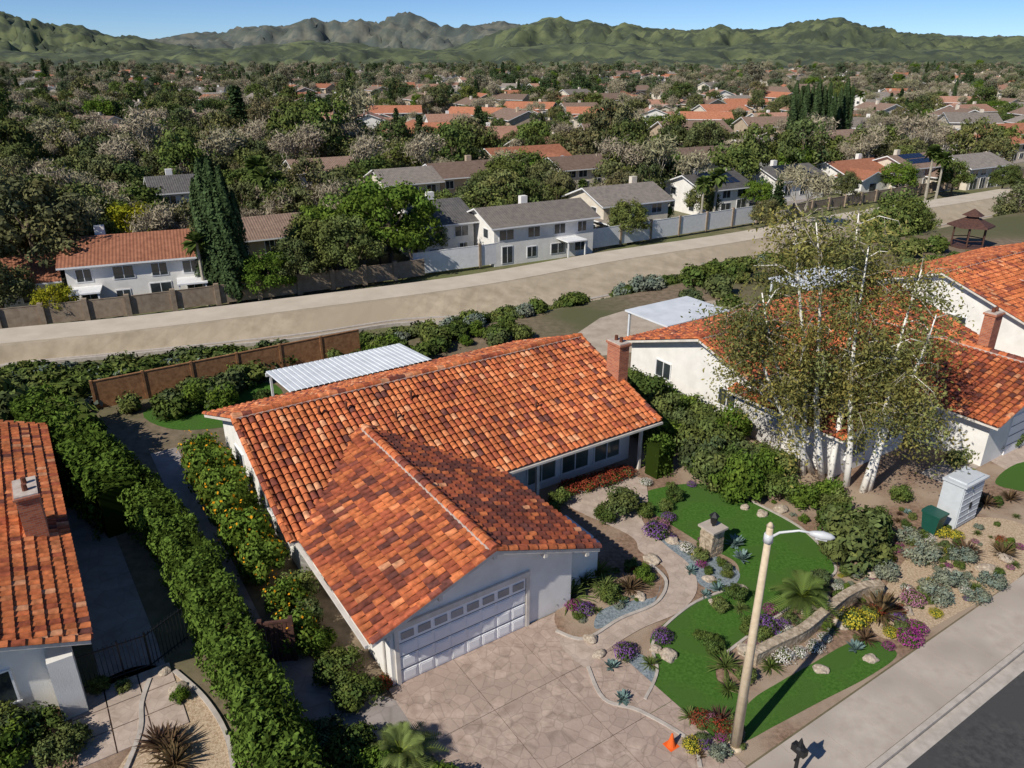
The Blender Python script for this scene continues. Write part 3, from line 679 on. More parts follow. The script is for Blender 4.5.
# ------------------------------------------------------------------ street lamp
bx,by=G(735,747); e=emp('street_lamp',(bx,by,0)); mb=MB()
mb.tube([(bx,by,-.05),(bx,by,.1)],[.26,.22],8); mb.tube([(bx,by,.1),(bx,by,4),(bx,by,7.85)],[.16,.12,.085],8)
mb.tube([(bx,by,7.84),(bx,by,7.95)],[.11,.03],8)
obj('post',mb.mesh('post',[M['lamp']],True),e)
mb=MB(); d=Vector((.90,-.35,0)).normalized(); pts=[Vector((bx,by,7.45))+d*s+Vector((0,0,zz)) for s,zz in((0,0),(.25,.25),(.7,.42),(1.1,.43))]
mb.tube(pts,[.04,.035,.03,.03],8); mb.tube([(bx,by,7.35),(bx,by,7.6)],[.13,.12],8)
obj('arm',mb.mesh('arm',[M['lampmetal']],True),e)
mb=MB(); q=Vector((bx,by,7.86)); mb.tube([q+d*.95,q+d*1.05,q+d*1.25,q+d*1.45,q+d*1.55],[.05,.085,.12,.09,.03],10)
obj('head',mb.mesh('head',[M['lampmetal']],True),e)
mb=MB(); mb.tube([q+d*1.1+Vector((0,0,-.07)),q+d*1.38+Vector((0,0,-.07))],[.075,.075],8); obj('lens',mb.mesh('lens',[M['fence_white']]),e)
mx,my=G(802,738,1.72); e=emp('mailbox_post',(mx,my,0)); mb=MB()
mb.tube([(mx,my,0),(mx,my,1.15)],[.06,.05],8); mb.box((mx,my,1.28),(.42,.2,.22),TH+1.57); mb.tube([(mx,my,1.38),(mx,my,1.45)],[.16,.12],8); mb.tube([(mx,my,1.45),(mx,my,1.6),(mx,my,1.72)],[.09,.05,.01],8)
mb.box((mx,my,.95),(.3,.05,.05),TH)
obj('mailbox',mb.mesh('mailbox',[M['iron']]),e)
px,py=G(710,552); e=emp('stone_pillar_lantern',(px,py,0)); mb=MB()
for k in range(6):
    for sx in(-1,1):
        for sy in(-1,1): mb.box((px+(sx*.17*AX-sy*.17*AY)+R(-.01,.01),py+sx*.17*AY+sy*.17*AX,.1+k*.2),(.335+R(-.02,.03),.335+R(-.02,.03),.19),TH)
mb.box((px,py,1.25),(.86,.86,.09),TH,1); obj('pillar',mb.mesh('pillar',[M['stone'],M['conc']]),e)
mb=MB(); mb.tube([(px,py,1.3),(px,py,1.42)],[.06,.06],6); mb.tube([(px,py,1.42),(px,py,1.78)],[.12,.17],6); mb.tube([(px,py,1.78),(px,py,1.95)],[.22,.03],6)
obj('lantern',mb.mesh('lantern',[M['iron']]),e)
cx,cy=G(671,746); e=emp('traffic_cone',(cx,cy,0)); mb=MB(); mb.box((cx,cy,.02),(.36,.36,.035),TH); mb.tube([(cx,cy,.035),(cx,cy,.25),(cx,cy,.5)],[.14,.08,.03],12); obj('cone',mb.mesh('cone',[M['cone']]),e)
strip('garden_wall',GP([(752,664),(775,652),(800,640),(822,622),(842,606),(862,596),(880,594)]),.3,0,.5,M['stone'])
strip('garden_wall_cap',GP([(752,664),(775,652),(800,640),(822,622),(842,606),(862,596),(880,594)]),.34,.503,.55,M['stone'])
def bin_(x,y,ang,mat):
    e=emp('wheeled_trash_bin',(x,y,0)); mb=MB(); ca,sa=math.cos(ang),math.sin(ang)
    vs=[]
    for z,s in((.08,.5),(1.0,.68)):
        for dx,dy in((-.5,-.5),(.5,-.5),(.5,.5),(-.5,.5)): X=dx*s;Y=dy*s*1.1; vs.append((x+X*ca-Y*sa,y+X*sa+Y*ca,z))
    mb.add(vs,[(0,3,2,1),(4,5,6,7),(0,1,5,4),(1,2,6,5),(2,3,7,6),(3,0,4,7)])
    mb.box((x,y,1.05),(.74,.82,.08),ang); mb.box((x+.4*sa*-1,y+.4*ca,1.06),(.5,.1,.05),ang)
    for s in(-1,1):
        p=Vector((x+ca*.28*s-sa*.28,y+sa*.28*s+ca*.28,.12)); mb.tube([p-Vector((ca,sa,0))*.04,p+Vector((ca,sa,0))*.04],[.12,.12],10,1)
    obj('bin_body',mb.mesh('bin_body',[mat,M['rubber']]),e)
bin_(*G(930,533),TH,M['bin_green'])
sx_,sy_=G(965,525); e=emp('garden_storage_shed',(sx_,sy_,0)); mb=MB()
def SB(dx,dy,z,s,mi=0): mb.box((sx_+dx*AX-dy*AY,sy_+dx*AY+dy*AX,z),s,TH,mi)
SB(0,.5,1.08,(1.7,.9,2.1)); SB(0,.46,2.18,(1.84,1.06,.1)); SB(0,.46,2.26,(1.4,.8,.06))
for k in(-.42,.42): SB(k,.035,1.05,(.76,.03,1.85))
for k in range(6): SB(0,.015,.3+k*.3,(1.56,.03,.03))
SB(.05,.0,1.0,(.04,.04,.3),1); SB(-.05,.0,1.0,(.04,.04,.3),1)
obj('cabinet',mb.mesh('cabinet',[M['shed'],M['rubber']]),e)
# gazebo with a two-tier pagoda roof
gx,gy=G(966,246,0); e=emp('gazebo',(gx,gy,0)); mb=MB()
for k in range(6):
    t=k*math.pi/3; mb.tube([(gx+1.7*math.cos(t),gy+1.7*math.sin(t),-.1),(gx+1.7*math.cos(t),gy+1.7*math.sin(t),2.3)],[.09,.09],6)
mb.tube([(gx,gy,0),(gx,gy,.15)],[2.0,2.0],6)
for k in range(6):
    t=k*math.pi/3; t2=t+math.pi/3; mb.tube([(gx+1.7*math.cos(t),gy+1.7*math.sin(t),.8),(gx+1.7*math.cos(t2),gy+1.7*math.sin(t2),.8)],[.05,.05],4)
mb.tube([(gx,gy,2.2),(gx,gy,2.35),(gx,gy,3.0),(gx,gy,3.05)],[2.35,2.3,.85,.8],6); mb.tube([(gx,gy,3.3),(gx,gy,3.35),(gx,gy,4.0)],[1.1,1.05,.05],6); mb.tube([(gx,gy,3.0),(gx,gy,3.32)],[.6,.6],6)
obj('gazebo_frame',mb.mesh('gazebo_frame',[M['darkwood']]),e)
# ------------------------------------------------------------------ plants near
def put(name,me,u,v,sc=1,z=None,par=None,zs=1.0):
    x,y=G(u,v); return obj(name,me,par,(x,y,gz(x,y) if z is None else z),R(0,6.28),(sc,sc,sc*zs))
hm=hedge_mesh('hedge',[L(-3.4,-3.6),L(-3.3,0),L(-3.3,5),L(-3.5,11),L(-4.4,17),L(-5.2,21)],1.5,2.1,170,.08,M['hedge']); obj('hedge',hm)
hm=hedge_mesh('hedge',[L(-5.0,15),L(-6.0,21),L(-7.5,27.5)],2.2,2.6,90,.12,M['hedge']); obj('hedge',hm)
BU=[bush_mesh('shrub%d'%i,M['shrub'],1,R(1.2,1.5),26,110,.075,.36) for i in range(4)]
BB=bush_mesh('shrubb',M['leafbright'],1,1.4,26,110,.075,.36)
CIT=bush_mesh('citrus',M['leafbright'],1,1.8,34,130,.08,.34,M['orangef'],.009,.6)
SG=bush_mesh('sage',M['sage'],1,1.0,20,100,.07,.36)
FLW={k:bush_mesh('fl_'+k,M['shrub'],1,.9,14,70,.09,.4,M[k],.42,.7) for k in('purple','pink','magenta','yellow','whitef','redf')}
BRZ=[spiky_mesh('bronze%d'%i,M['bronze'],80,1.0,.035,.35,(.35,1.45)) for i in range(2)]
GRS=[spiky_mesh('blades%d'%i,M['blade'],80,1.0,.03,.6,(.3,1.45)) for i in range(2)]
AGV=spiky_mesh('agave',M['agave'],40,1.0,.13,.1,(.15,1.3))
CYC=cycad_mesh('cycad',M['frond'],36,1.5,.5)
CYT=cycad_mesh('cycad_thin',M['blade'],46,1.2,.4,.022)
BLD=[boulder_mesh('boulder%d'%i,i) for i in range(4)]
for b,s in((4.0,.8),(5.8,.8),(8.2,1.0),(10.2,1.15),(12.2,1.2),(14.2,1.2),(16.2,1.25),(18.2,1.1)):
    x,y=L(-1.1+R(-.15,.15),b); obj('citrus_tree',CIT,None,(x,y,.1),R(0,6),(s,s,s*1.15))
for b in (2,.6,): x,y=L(-.4,b); obj('shrub',BU[0],None,(x,y,0),R(0,6),.8)
for i in range(46):
    a=R(18.9,23.4); b=R(1.5,18); s=R(.7,1.4)
    if a<19.6 and 9<b<11: continue
    x,y=L(a,b); obj('shrub',random.choice(BU+[BB]),None,(x,y,0),R(0,6),(s,s,s*R(.9,1.4)))
bm_=hedge_mesh('boxhedge',[L(17.2,6.0),L(18.3,6.1)],1.1,2.0,160,.07,M['hedge']); obj('clipped_shrub',bm_)
for l,me,nm in [
 ([(760,470,1.1),(780,500,1.0),(802,505,.9),(735,470,1.2),(720,455,1.2),(825,500,.9),(700,440,1.2),(775,475,1.1),(690,470,.8),(900,500,.6),(875,525,.7),(745,490,.7),(835,512,.8)],None,'shrub'),
 ([(852,560,1.75),(838,535,1.1),(868,542,1.1)],BU[1],'round_shrub'),
 ([(620,513,1.0),(604,520,.6),(645,515,.5)],BU[0],'round_shrub'),
 ([(655,535,.55),(668,520,.35),(625,655,.42),(585,612,.35),(662,640,.38),(765,632,.55)],FLW['purple'],'purple_flowers'),
 ([(660,527,.4),(912,603,.45),(662,633,.22)],FLW['pink'],'pink_flowers'),
 ([(908,642,.45),(915,632,.4),(888,648,.22),(770,612,.3)],FLW['magenta'],'magenta_flowers'),
 ([(940,535,.4),(886,560,.35),(852,624,.55),(868,618,.4),(692,748,.32),(955,538,.35)],FLW['yellow'],'yellow_flowers'),
 ([(783,660,.4),(800,655,.28),(815,650,.33),(824,640,.25),(838,590,.25)],FLW['whitef'],'white_flowers'),
 ([(570,492,.6),(585,488,.6),(600,484,.6),(612,480,.6),(625,476,.5),(385,685,.35),(720,728,.35),(700,722,.35)],FLW['redf'],'red_shrub'),
 ([(885,575,.7),(920,560,.8),(950,585,.7),(990,585,.6),(870,590,.5),(905,540,.6),(720,755,.4),(935,600,.7),(975,600,.5),(960,560,.6)],SG,'sage_shrub'),
 ([(630,590,.8),(880,615,1.2),(865,640,.6),(965,555,.9),(1002,555,.8),(720,725,.7),(985,505,.8),(1010,500,.7),(170,752,1.0),(160,745,.8),(175,765,.9)],BRZ[0],'flax_plant'),
 ([(725,668,.85),(728,690,.6),(570,598,1.2),(582,585,1.2),(595,578,1.2),(604,590,1.0),(650,665,.5),(950,555,.7),(770,668,.6),(975,590,.5),(740,610,.5),(830,632,.5),(860,575,.5),(690,718,.5)],GRS[0],'strappy_plant'),
 ([(690,572,.35),(735,545,.5),(742,560,.5),(718,590,.35),(705,596,.3),(612,668,.35),(622,700,.35),(945,600,.4),(855,650,.4),(775,640,.4)],AGV,'agave'),
 ([(800,608,1.05)],CYC,'sago_palm'),([(402,765,1.15),(380,762,.6),(428,785,.6)],CYT,'sago_palm'),
 ([(330,748,.7),(345,760,.8),(362,748,.6),(308,745,.6),(300,765,.8),(378,770,.7),(350,700,.7),(330,680,.7),(300,600,.9),(306,625,.8),(318,650,.8),(440,790,.7)],None,'shrub'),
 ([(20,745,.9),(45,735,.7),(10,765,1.0),(60,760,.7),(180,700,.35),(100,690,.4),(125,690,.3),(245,755,.4),(75,745,.6),(0,730,.9)],None,'shrub'),
 ([(750,632,.5),(760,640,.5),(700,640,.3),(712,650,.45),(745,680,.4),(700,560,.4),(665,510,.4),(675,500,.5),(560,505,.6),(548,515,.6),(610,600,.5),(645,580,.5),(820,585,.5),(735,600,.5),(720,610,.4)],None,'shrub'),
 ([(990,450,.8),(970,458,.7),(1010,445,.7),(955,465,.6)],BU[2],'round_shrub')]:
    for u,v,s in l: put(nm,me or random.choice(BU+[BB]),u,v,s)
for u,v,s in [(700,556,.3),(685,548,.22),(672,542,.25),(740,590,.25),(716,604,.2),(668,656,.3),(655,650,.2),(812,612,.3),(825,600,.25),(842,625,.3),(790,642,.25),(762,655,.3),(746,652,.28),(838,548,.3),(845,565,.25),(826,520,.3),(780,510,.3),(870,575,.25),(905,612,.25),(950,575,.3),(925,585,.2),(600,655,.2),(590,640,.22),(652,560,.3),(640,598,.25),(870,660,.2),(985,570,.3),(1005,560,.3),(820,670,.2),(710,580,.2),(762,515,.25),(745,508,.2),(250,740,.2),(180,690,.25),(165,672,.2)]:
    x,y=G(u,v); obj('boulder',random.choice(BLD),None,(x,y,.05),R(0,6),(s*R(.9,1.4),s,s))
def inpoly(x,y,P):
    c=False;j=len(P)-1
    for i in range(len(P)):
        if (P[i][1]>y)!=(P[j][1]>y) and x<(P[j][0]-P[i][0])*(y-P[i][1])/(P[j][1]-P[i][1])+P[i][0]: c=not c
        j=i
    return c
beds=[GP([(838,590),(900,520),(1020,540),(1020,575),(905,635),(860,655),(820,640)]),GP([(745,640),(800,610),(840,580),(835,560),(860,590),(800,640),(750,665)]),GP([(640,485),(760,500),(840,545),(870,520),(800,480),(700,465)]),GP([(650,520),(690,530),(735,560),(740,580),(720,595),(695,560),(665,545)]),GP([(690,720),(735,720),(745,745),(735,765),(695,760)]),GP([(890,505),(930,510),(1000,490),(1020,520),(905,560),(880,530)]),GP([(560,600),(600,580),(640,560),(655,580),(640,600),(580,630)])]
pool=BU*2+[BB,SG,SG,GRS[1],GRS[0],BRZ[1],SG,AGV]+list(FLW.values())
for P_,n in zip(beds,(95,40,30,20,24,26,22)):
    xs=[p[0] for p in P_];ys=[p[1] for p in P_]; k=0
    while k<n:
        x=R(min(xs),max(xs));y=R(min(ys),max(ys))
        if inpoly(x,y,P_): s=R(.1,.34); obj('groundcover_plant',random.choice(pool),None,(x,y,0),R(0,6),s); k+=1
def birch():
    e=emp('birch_tree',(*G(815,480),0)); mb=MB(); lv=[]
    trunks=[((797,470),(765,300),9.5),((803,474),(795,215),12.8),((822,478),(812,225),12.6),((830,482),(845,205),12.6),((846,486),(860,245),11.5),((862,492),(915,265),10.5),((868,490),(945,320),9.0),((812,472),(738,320),8.6)]
    for (bu,bv),(tu,tv),h in trunks:
        x,y=G(bu,bv); tx,ty=G(tu,tv,h)
        top=Vector((x+(tx-x)*.9,y+max(-2.2,min(2.2,(ty-y)*.5)),h)); b0=Vector((x,y,-.1)); P=[]
        n=9; ph=R(0,6)
        for i in range(n+1):
            f=i/n; p=b0.lerp(top,f); p+=Vector((math.sin(f*5+ph)*.22,math.cos(f*4+ph)*.22,0))*min(1,f*3); P.append(p)
        mb.tube(P,[.17*(1-.85*i/n) for i in range(n+1)],7,0)
        for k in range(31):
            f=R(.34,1); i=min(n-1,int(f*n)); p=P[i].lerp(P[i+1],f*n-i)
            t=R(0,6.28); l=R(1.1,2.9)*(1.25-f*.5); d=Vector((math.cos(t),math.sin(t),R(.1,.9))).normalized()
            pts=[p,p+d*l*.5+Vector((0,0,.05)),p+d*l+Vector((0,0,-.25*l))]
            mb.tube(pts,[.035,.02,.008],4,1 if k%4 else 0)
            m=int(108*l); s=RNG.uniform(.25,1.15,(m,1)); c=np.array(p)+np.array(d)*l*s+np.array([[0,0,-.3*l]])*s*s
            c=c+RNG.normal(size=(m,3))*np.array([.34,.34,.34]); c[:,2]-=np.abs(RNG.normal(size=m))*.65*s[:,0]
            br=R(.65,1.25)*RNG.uniform(.7,1.3,(m,1)); w=R(-.14,.14)
            lv.append((c,np.hstack([br*(1+w),br,br*(1-w)])))
            for z in range(3):
                q=pts[1].lerp(pts[2],R(0,1)); mb.tube([q,q+Vector((R(-.4,.4),R(-.4,.4),-R(.2,1.1)))],[.01,.004],3,1)
    obj('trunks',mb.mesh('trunks',[M['birchbark'],M['twig']],True),e)
    mb=MB()
    for c,cl in lv: mb.addleaves(leaves(c,rdir(len(c)),.085,.45),cl,0)
    obj('foliage',mb.mesh('foliage',[M['leafbirch']]),e)
birch()
# ------------------------------------------------------------------ prototype trees
TB=[tree_mesh('oak%d'%i,R(8,11),R(3.2,4.8),R(1.4,2.4),46,62,.27,1.25,M['leaf'],M['bark']) for i in range(6)]
TBn=[tree_mesh('oakn%d'%i,9,4.2,1.0,95,120,.18,1.05,M['leaf'],M['bark']) for i in range(2)]
TG=tree_mesh('greentree',8.5,4.2,.8,95,120,.18,1.05,M['leafbright'],M['bark'])
TY=tree_mesh('yellowtree',7,3.6,1.0,75,90,.18,1.0,M['leafyellow'],M['bark'])
TC=[conifer_mesh('pine%d'%i,R(11,14),R(2.6,3.4),.3,M['leafdark']) for i in range(2)]
TD=tree_mesh('darktree',10,4.0,1.5,50,70,.26,1.2,M['leafdark'],M['bark'])
CY=cypress_mesh('cypress',11,.85,.15,5200,M['leafdark'])
BT=[bare_mesh('bare%d'%i,R(10,12),4) for i in range(2)]
FP=fanpalm_mesh('fanpalm',8)
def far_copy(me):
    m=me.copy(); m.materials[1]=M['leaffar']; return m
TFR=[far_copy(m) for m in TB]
SHB=[bush_mesh('bigshrub%d'%i,M['shrub'],1.0,1.3,24,70,.12,.38) for i in range(3)]
SHO=bush_mesh('olivescrub',M['sage'],1.0,1.2,24,70,.12,.38)
def putz(name,me,u,v,sc,z=-4,zs=1):
    x,y=G(u,v,z); return obj(name,me,None,(x,y,z),R(0,6.28),(sc,sc,sc*zs))
sb=emp('slope_shrubs',(*L(10,34),-3))
for i in range(760):
    a=R(-50,75); b=R(30.3,35.6 if a>4 else 43-a*.05)
    if 23<a<40 and R(0,1)<.5: continue
    x,y=L(a,b); s=R(.7,1.25) if a>4 else R(1.0,2.1); obj('slope_shrub',random.choice(SHB+SHB+[SHO]),sb,(x,y,gz(x,y)-.1),R(0,6),(s,s,s*R(.7,1.1)))
for i in range(210):
    u=R(500,1100); v=np.interp(u,[500,600,700,760,1000,1100],[334,320,298,284,234,218])+R(1,10)
    x,y=G(u,v,-3.9); 
    if ab(x,y)[1]<34: continue
    s=R(.6,1.1); obj('slope_shrub',random.choice(SHB+[SHO]),sb,(x,y,gz(x,y)-.1),R(0,6),(s,s,s*.9))
for i in range(240):
    u=R(-140,300); v=np.interp(u,[-140,0,130,300],[400,381,370,353])+R(1,26)
    x,y=G(u,v,-3.9); 
    if ab(x,y)[1]<31: continue
    s=R(.9,1.7); obj('slope_shrub',random.choice(SHB+[SHO]),sb,(x,y,gz(x,y)-.1),R(0,6),(s,s,s*.9))
for i in range(60):
    a=R(-3,23); b=R(25.5,29.2); x,y=L(a,b); s=R(.5,1.2); obj('shrub',random.choice(SHB+[BB]),None,(x,y,0),R(0,6),s)
for i in range(110):
    a=R(-34,-5.2); b=R(23,32); x,y=L(a,b); s=R(1.0,2.0); obj('shrub',random.choice(SHB),None,(x,y,gz(x,y)),R(0,6),(s,s,s*1.1))
for i in range(40):
    x,y=L(R(38,75),R(18,30))
    if math.hypot(x-gx,y-gy)<4: continue
    obj('shrub',random.choice(SHB),None,(x,y,0),R(0,6),R(.6,1.6))
for u,v,s in [(1000,300,1.3),(985,322,1.0),(1015,335,1.2),(972,318,.9),(1005,408,1.2),(1018,420,1.1)]: put('shrub',BU[2],u,v+18,s)
for u,v,s,me,nm in [(45,300,1.35,TBn[0],'oak_tree'),(10,285,1.1,TBn[1],'oak_tree'),(85,262,.9,TBn[1],'oak_tree'),(142,262,1.0,TY,'yellow_tree'),(392,272,1.25,TG,'leafy_tree'),(352,288,.85,TBn[0],'oak_tree'),(335,275,1.0,TG,'leafy_tree'),(425,262,.7,TBn[1],'oak_tree'),(513,256,.42,TG,'round_tree'),(300,295,.65,TBn[0],'oak_tree'),(272,300,.6,TG,'leafy_tree'),(318,284,.8,TBn[1],'oak_tree'),(628,244,.62,TBn[1],'oak_tree'),(590,226,.6,TG,'leafy_tree'),(500,218,1.0,TBn[0],'oak_tree'),(480,224,.8,TBn[1],'oak_tree'),(545,207,.8,TBn[0],'oak_tree'),(655,205,1.2,BT[0],'bare_tree'),(620,200,1.1,BT[1],'bare_tree'),(690,210,1.0,BT[0],'bare_tree'),(320,185,1.2,BT[1],'bare_tree'),(350,178,1.2,BT[0],'bare_tree'),(290,190,1.1,BT[0],'bare_tree'),(120,200,1.1,BT[1],'bare_tree'),(885,262,.9,TBn[0],'oak_tree'),(905,250,.7,TBn[1],'oak_tree'),(775,222,.6,TC[0],'pine_tree'),(800,235,1.0,BT[1],'bare_tree'),(765,232,.5,TBn[0],'oak_tree'),(1015,240,.8,TBn[0],'oak_tree'),(60,322,.5,TY,'yellow_tree'),(5,322,.7,TBn[1],'oak_tree'),(655,228,.6,TG,'leafy_tree'),(700,222,.6,TBn[0],'oak_tree'),(755,212,.6,TG,'leafy_tree'),(840,205,.6,TBn[1],'oak_tree'),(895,196,.7,TG,'leafy_tree'),(950,198,.7,TBn[0],'oak_tree'),(1000,196,.6,TBn[1],'oak_tree')]:
    putz(nm,me,u,v,s)
for u,v,s in [(212,300,1.1),(220,302,1.28),(229,303,1.3),(238,304,1.22),(247,300,1.0)]: putz('cypress_tree',CY,u,v,s)
occ=[]
for k in range(11): 
    u=788+k*5.5; putz('cypress_tree',CY,u,152-R(0,4),R(1.3,1.6)); x,y=G(u,150,-4); occ.append((x,y,2,34))
for u,v,s in [(270,235,1.0),(283,230,.9),(265,228,1.1),(700,228,.8),(712,226,.9),(1016,230,.8),(208,305,.8),(925,200,1),(935,202,.9)]: putz('fan_palm',FP,u,v,s)
# ------------------------------------------------------------------ mid / far houses
def house_mesh(name,Lx,W,h,rm,wm,sl=.4,st=2,solar=False,cover=False,wing=None):
    mb=MB(); x0,x1,y0,y1=-Lx/2,Lx/2,-W/2,W/2; zr=h+sl*W/2; ov=.6; th=.18
    def block(T,Lx,W,h):
        x0,x1,y0,y1=-Lx/2,Lx/2,-W/2,W/2; zr=h+sl*W/2
        prof=[(y0,-.3),(y1,-.3),(y1,h),(0,zr-.02),(y0,h)]
        vs=[T(x0,y,z) for y,z in prof]+[T(x1,y,z) for y,z in prof]
        mb.add(vs,[(0,1,2,3,4)[::-1],(5,6,7,8,9)]+[(i,(i+1)%5,(i+1)%5+5,i+5) for i in range(5)],0)
        e=h-sl*ov; prof=[(y0-ov,e+th),(0,zr+th),(y1+ov,e+th),(y1+ov,e),(0,zr),(y0-ov,e)]
        vs=[T(x0-ov,y,z) for y,z in prof]+[T(x1+ov,y,z) for y,z in prof]
        mb.add(vs,[(0,1,7,6),(1,2,8,7)],1); mb.add(vs,[(2,3,9,8),(3,4,10,9),(4,5,11,10),(5,0,6,11),(0,5,4,3,2,1),(6,7,8,9,10,11)],3)
    block(lambda x,y,z:(x,y,z),Lx,W,h)
    if wing:
        wx,wl,ww,wh=wing; block(lambda x,y,z:(wx-y,y0+.1-wl/2+x+1.0,z),wl+2,ww,wh)
        mb.box((wx,y0-wl-.02+.1,wh*.5),(1.6,.08,1.2),0,2)
    for s in range(st):
        zc=h/st*(s+.55)
        n=max(2,int(Lx/3))
        for i in range(n):
            x=x0+(i+.5)*Lx/n+R(-.3,.3); w=R(1.0,1.9); hh=1.15 if s or R(0,1)<.6 else 1.9
            for sg in(-1,1):
                mb.box((x,sg*W/2+sg*.02,zc),(w+.2,.07,hh+.2),0,3); mb.box((x,sg*W/2+sg*.05,zc),(w,.06,hh),0,2); mb.box((x,sg*W/2+sg*.075,zc),(.06,.03,hh),0,3)
        for y in(-W/4,W/4):
            for sg in(-1,1): mb.box((sg*(Lx/2+.02),y,zc),(.07,1.3,1.2),0,3); mb.box((sg*(Lx/2+.05),y,zc),(.06,1.1,1.0),0,2)
    if R(0,1)<.6: mb.box((Lx*R(-.3,.3),W*.1,zr+.25),(.9,.7,1.4),0,0)
    if cover:
        for cx in cover:
            mb.box((cx,y0-1.3,2.5),(2.8,2.6,.14),0,3)
            for sx in(-1.2,1.2): mb.box((cx+sx,y0-2.4,1.2),(.14,.14,2.5),0,3)
    if solar:
        for i in range(6):
            for j in range(2):
                xx=-Lx*.3+i*1.1; yy=y0+1.0+j*1.8; z=h+sl*(yy-y0)+th+.06
                vs=[(xx,yy,z),(xx+1.0,yy,z),(xx+1.0,yy+1.6,z+1.6*sl),(xx,yy+1.6,z+1.6*sl)]; mb.add(vs,[(0,1,2,3)],4)
    return mb.mesh(name,[wm,rm,M['glass'],M['fence_white'],M['solar']])
TH2=math.radians(29)
def mid(name,u,v,Lx,W,h,rm,wm,st=2,ang=TH2,solar=False,z=-4,clr=20,cover=False,wing=None):
    x,y=G(u,v,z); dx,dy=-math.sin(ang),math.cos(ang); x+=dx*W/2; y+=dy*W/2
    obj(name,house_mesh(name,Lx,W,h,rm,wm,.36,st,solar,cover,wing),None,(x,y,z),ang); occ.append((x,y,Lx*.62,clr))
W_=M['white'];C_=M['cream'];T_=M['tan']
mid('two_story_house',148,306,13,9,4.7,RO,W_,ang=math.radians(22),cover=(-5,4.5)); mid('two_story_house',190,226,8,9,5,RD,W_)
mid('two_story_house',450,263,6.5,10,4.8,RD,W_); mid('two_story_house',545,260,14,8,4.7,RG,W_,cover=(3,))
mid('two_story_house',635,236,11,9,4.6,RG,C_,wing=(-3,2,5,2.6)); mid('two_story_house',472,207,11,9,5,RB,T_,wing=(3,3,5,4)); mid('two_story_house',415,214,9,9,4.8,RG,C_)
mid('two_story_house',725,214,10,9,4,RD,W_,solar=True); mid('two_story_house',800,200,11,9,3.6,RD,W_,solar=True,st=1)
mid('tile_roof_house',868,192,12,10,3.2,RO,W_,st=1,wing=(-3,3,6,3)); mid('two_story_house',922,190,10,9,4.2,RB,C_,solar=True,wing=(3,3,5,2.6)); mid('two_story_house',985,188,12,9,4.0,RG,C_)
mid('tile_roof_house',1005,162,15,10,4,RO,C_); mid('tile_roof_house',940,152,14,10,4,RT,C_); mid('two_story_house',270,262,9,9,3,RB,T_,st=1)
mid('tile_roof_house',-4,318,11,9,3,RO,W_,st=1); mid('tile_roof_house',535,182,16,10,4.4,RO,T_,wing=(4,3,6,4)); mid('tile_roof_house',590,190,12,9,4,RB,C_); mid('tile_roof_house',850,160,14,10,4.5,RB,C_)
mid('tile_roof_house',330,195,11,9,4.2,RB,C_); mid('tile_roof_house',710,180,13,9,4.2,RB,C_); mid('tile_roof_house',770,168,13,9,4.2,RG,W_)
tm=[house_mesh('townhouse%d'%i,R(13,18),10,R(4.6,5.4),[RO,RT,RO][i],[C_,T_,C_][i],.36,2,wing=(R(-4,4),3,5,R(3,4))) for i in range(3)]
fm=[house_mesh('farhouse%d'%i,R(12,17),R(9,11),R(3.6,5.2),[RO,RT,RB,RO,RG,RT,RG,RB][i],[C_,W_,T_,T_,C_,C_,W_,C_][i],.38,2 if i%2 else 1,wing=(R(-4,4),R(3,5),R(5,7),R(2.7,3.4))) for i in range(8)]
for v,us,ns in ((154,330,770),(144,335,780),(135,300,780),(127,320,780)):
    x0,y0=G(us,v,-4); x1,y1=G(ns,v,-4); x=x0
    while x<x1:
        xx=x+R(-2,2); yy=y0+R(-7,7)+x*.12
        if R(0,1)<.86: obj('tile_roof_townhouse',random.choice(tm+fm[1:3]),None,(xx,yy,-4),random.choice([0,0,1.57])+R(-.1,.3),R(.9,1.1)); occ.append((xx,yy,8,9))
        x+=R(19,28)
for v,us,ns in ((150,890,1100),(140,870,1150),(131,850,1150),(123,800,1150),(114,600,1150),(104,500,1150)):
    x0,y0=G(us,v,-4); x1,_=G(ns,v,-4); x=x0
    while x<x1:
        if R(0,1)<.72: xx=x+R(-3,3); yy=y0+R(-7,7); obj('distant_house',random.choice(fm),None,(xx,yy,-4),random.choice([0,1.57])+R(-.3,.5),R(.95,1.15)); occ.append((xx,yy,8,11 if R(0,1)<.45 else 1))
        x+=R(22,36)
for i in range(360):
    y=R(135,1100); x=R(-.75,.75)*y
    if x<0 and y<260 and R(0,1)<.6: continue
    if any((x-o[0])**2+(y-o[1])**2<18**2 for o in occ): continue
    obj('distant_house',random.choice(fm),None,(x,y,-4),random.choice([.5,.2,2.0,-.4])+R(-.1,.1),R(.9,1.15)); occ.append((x,y,7,14 if R(0,1)<.3 else 0))
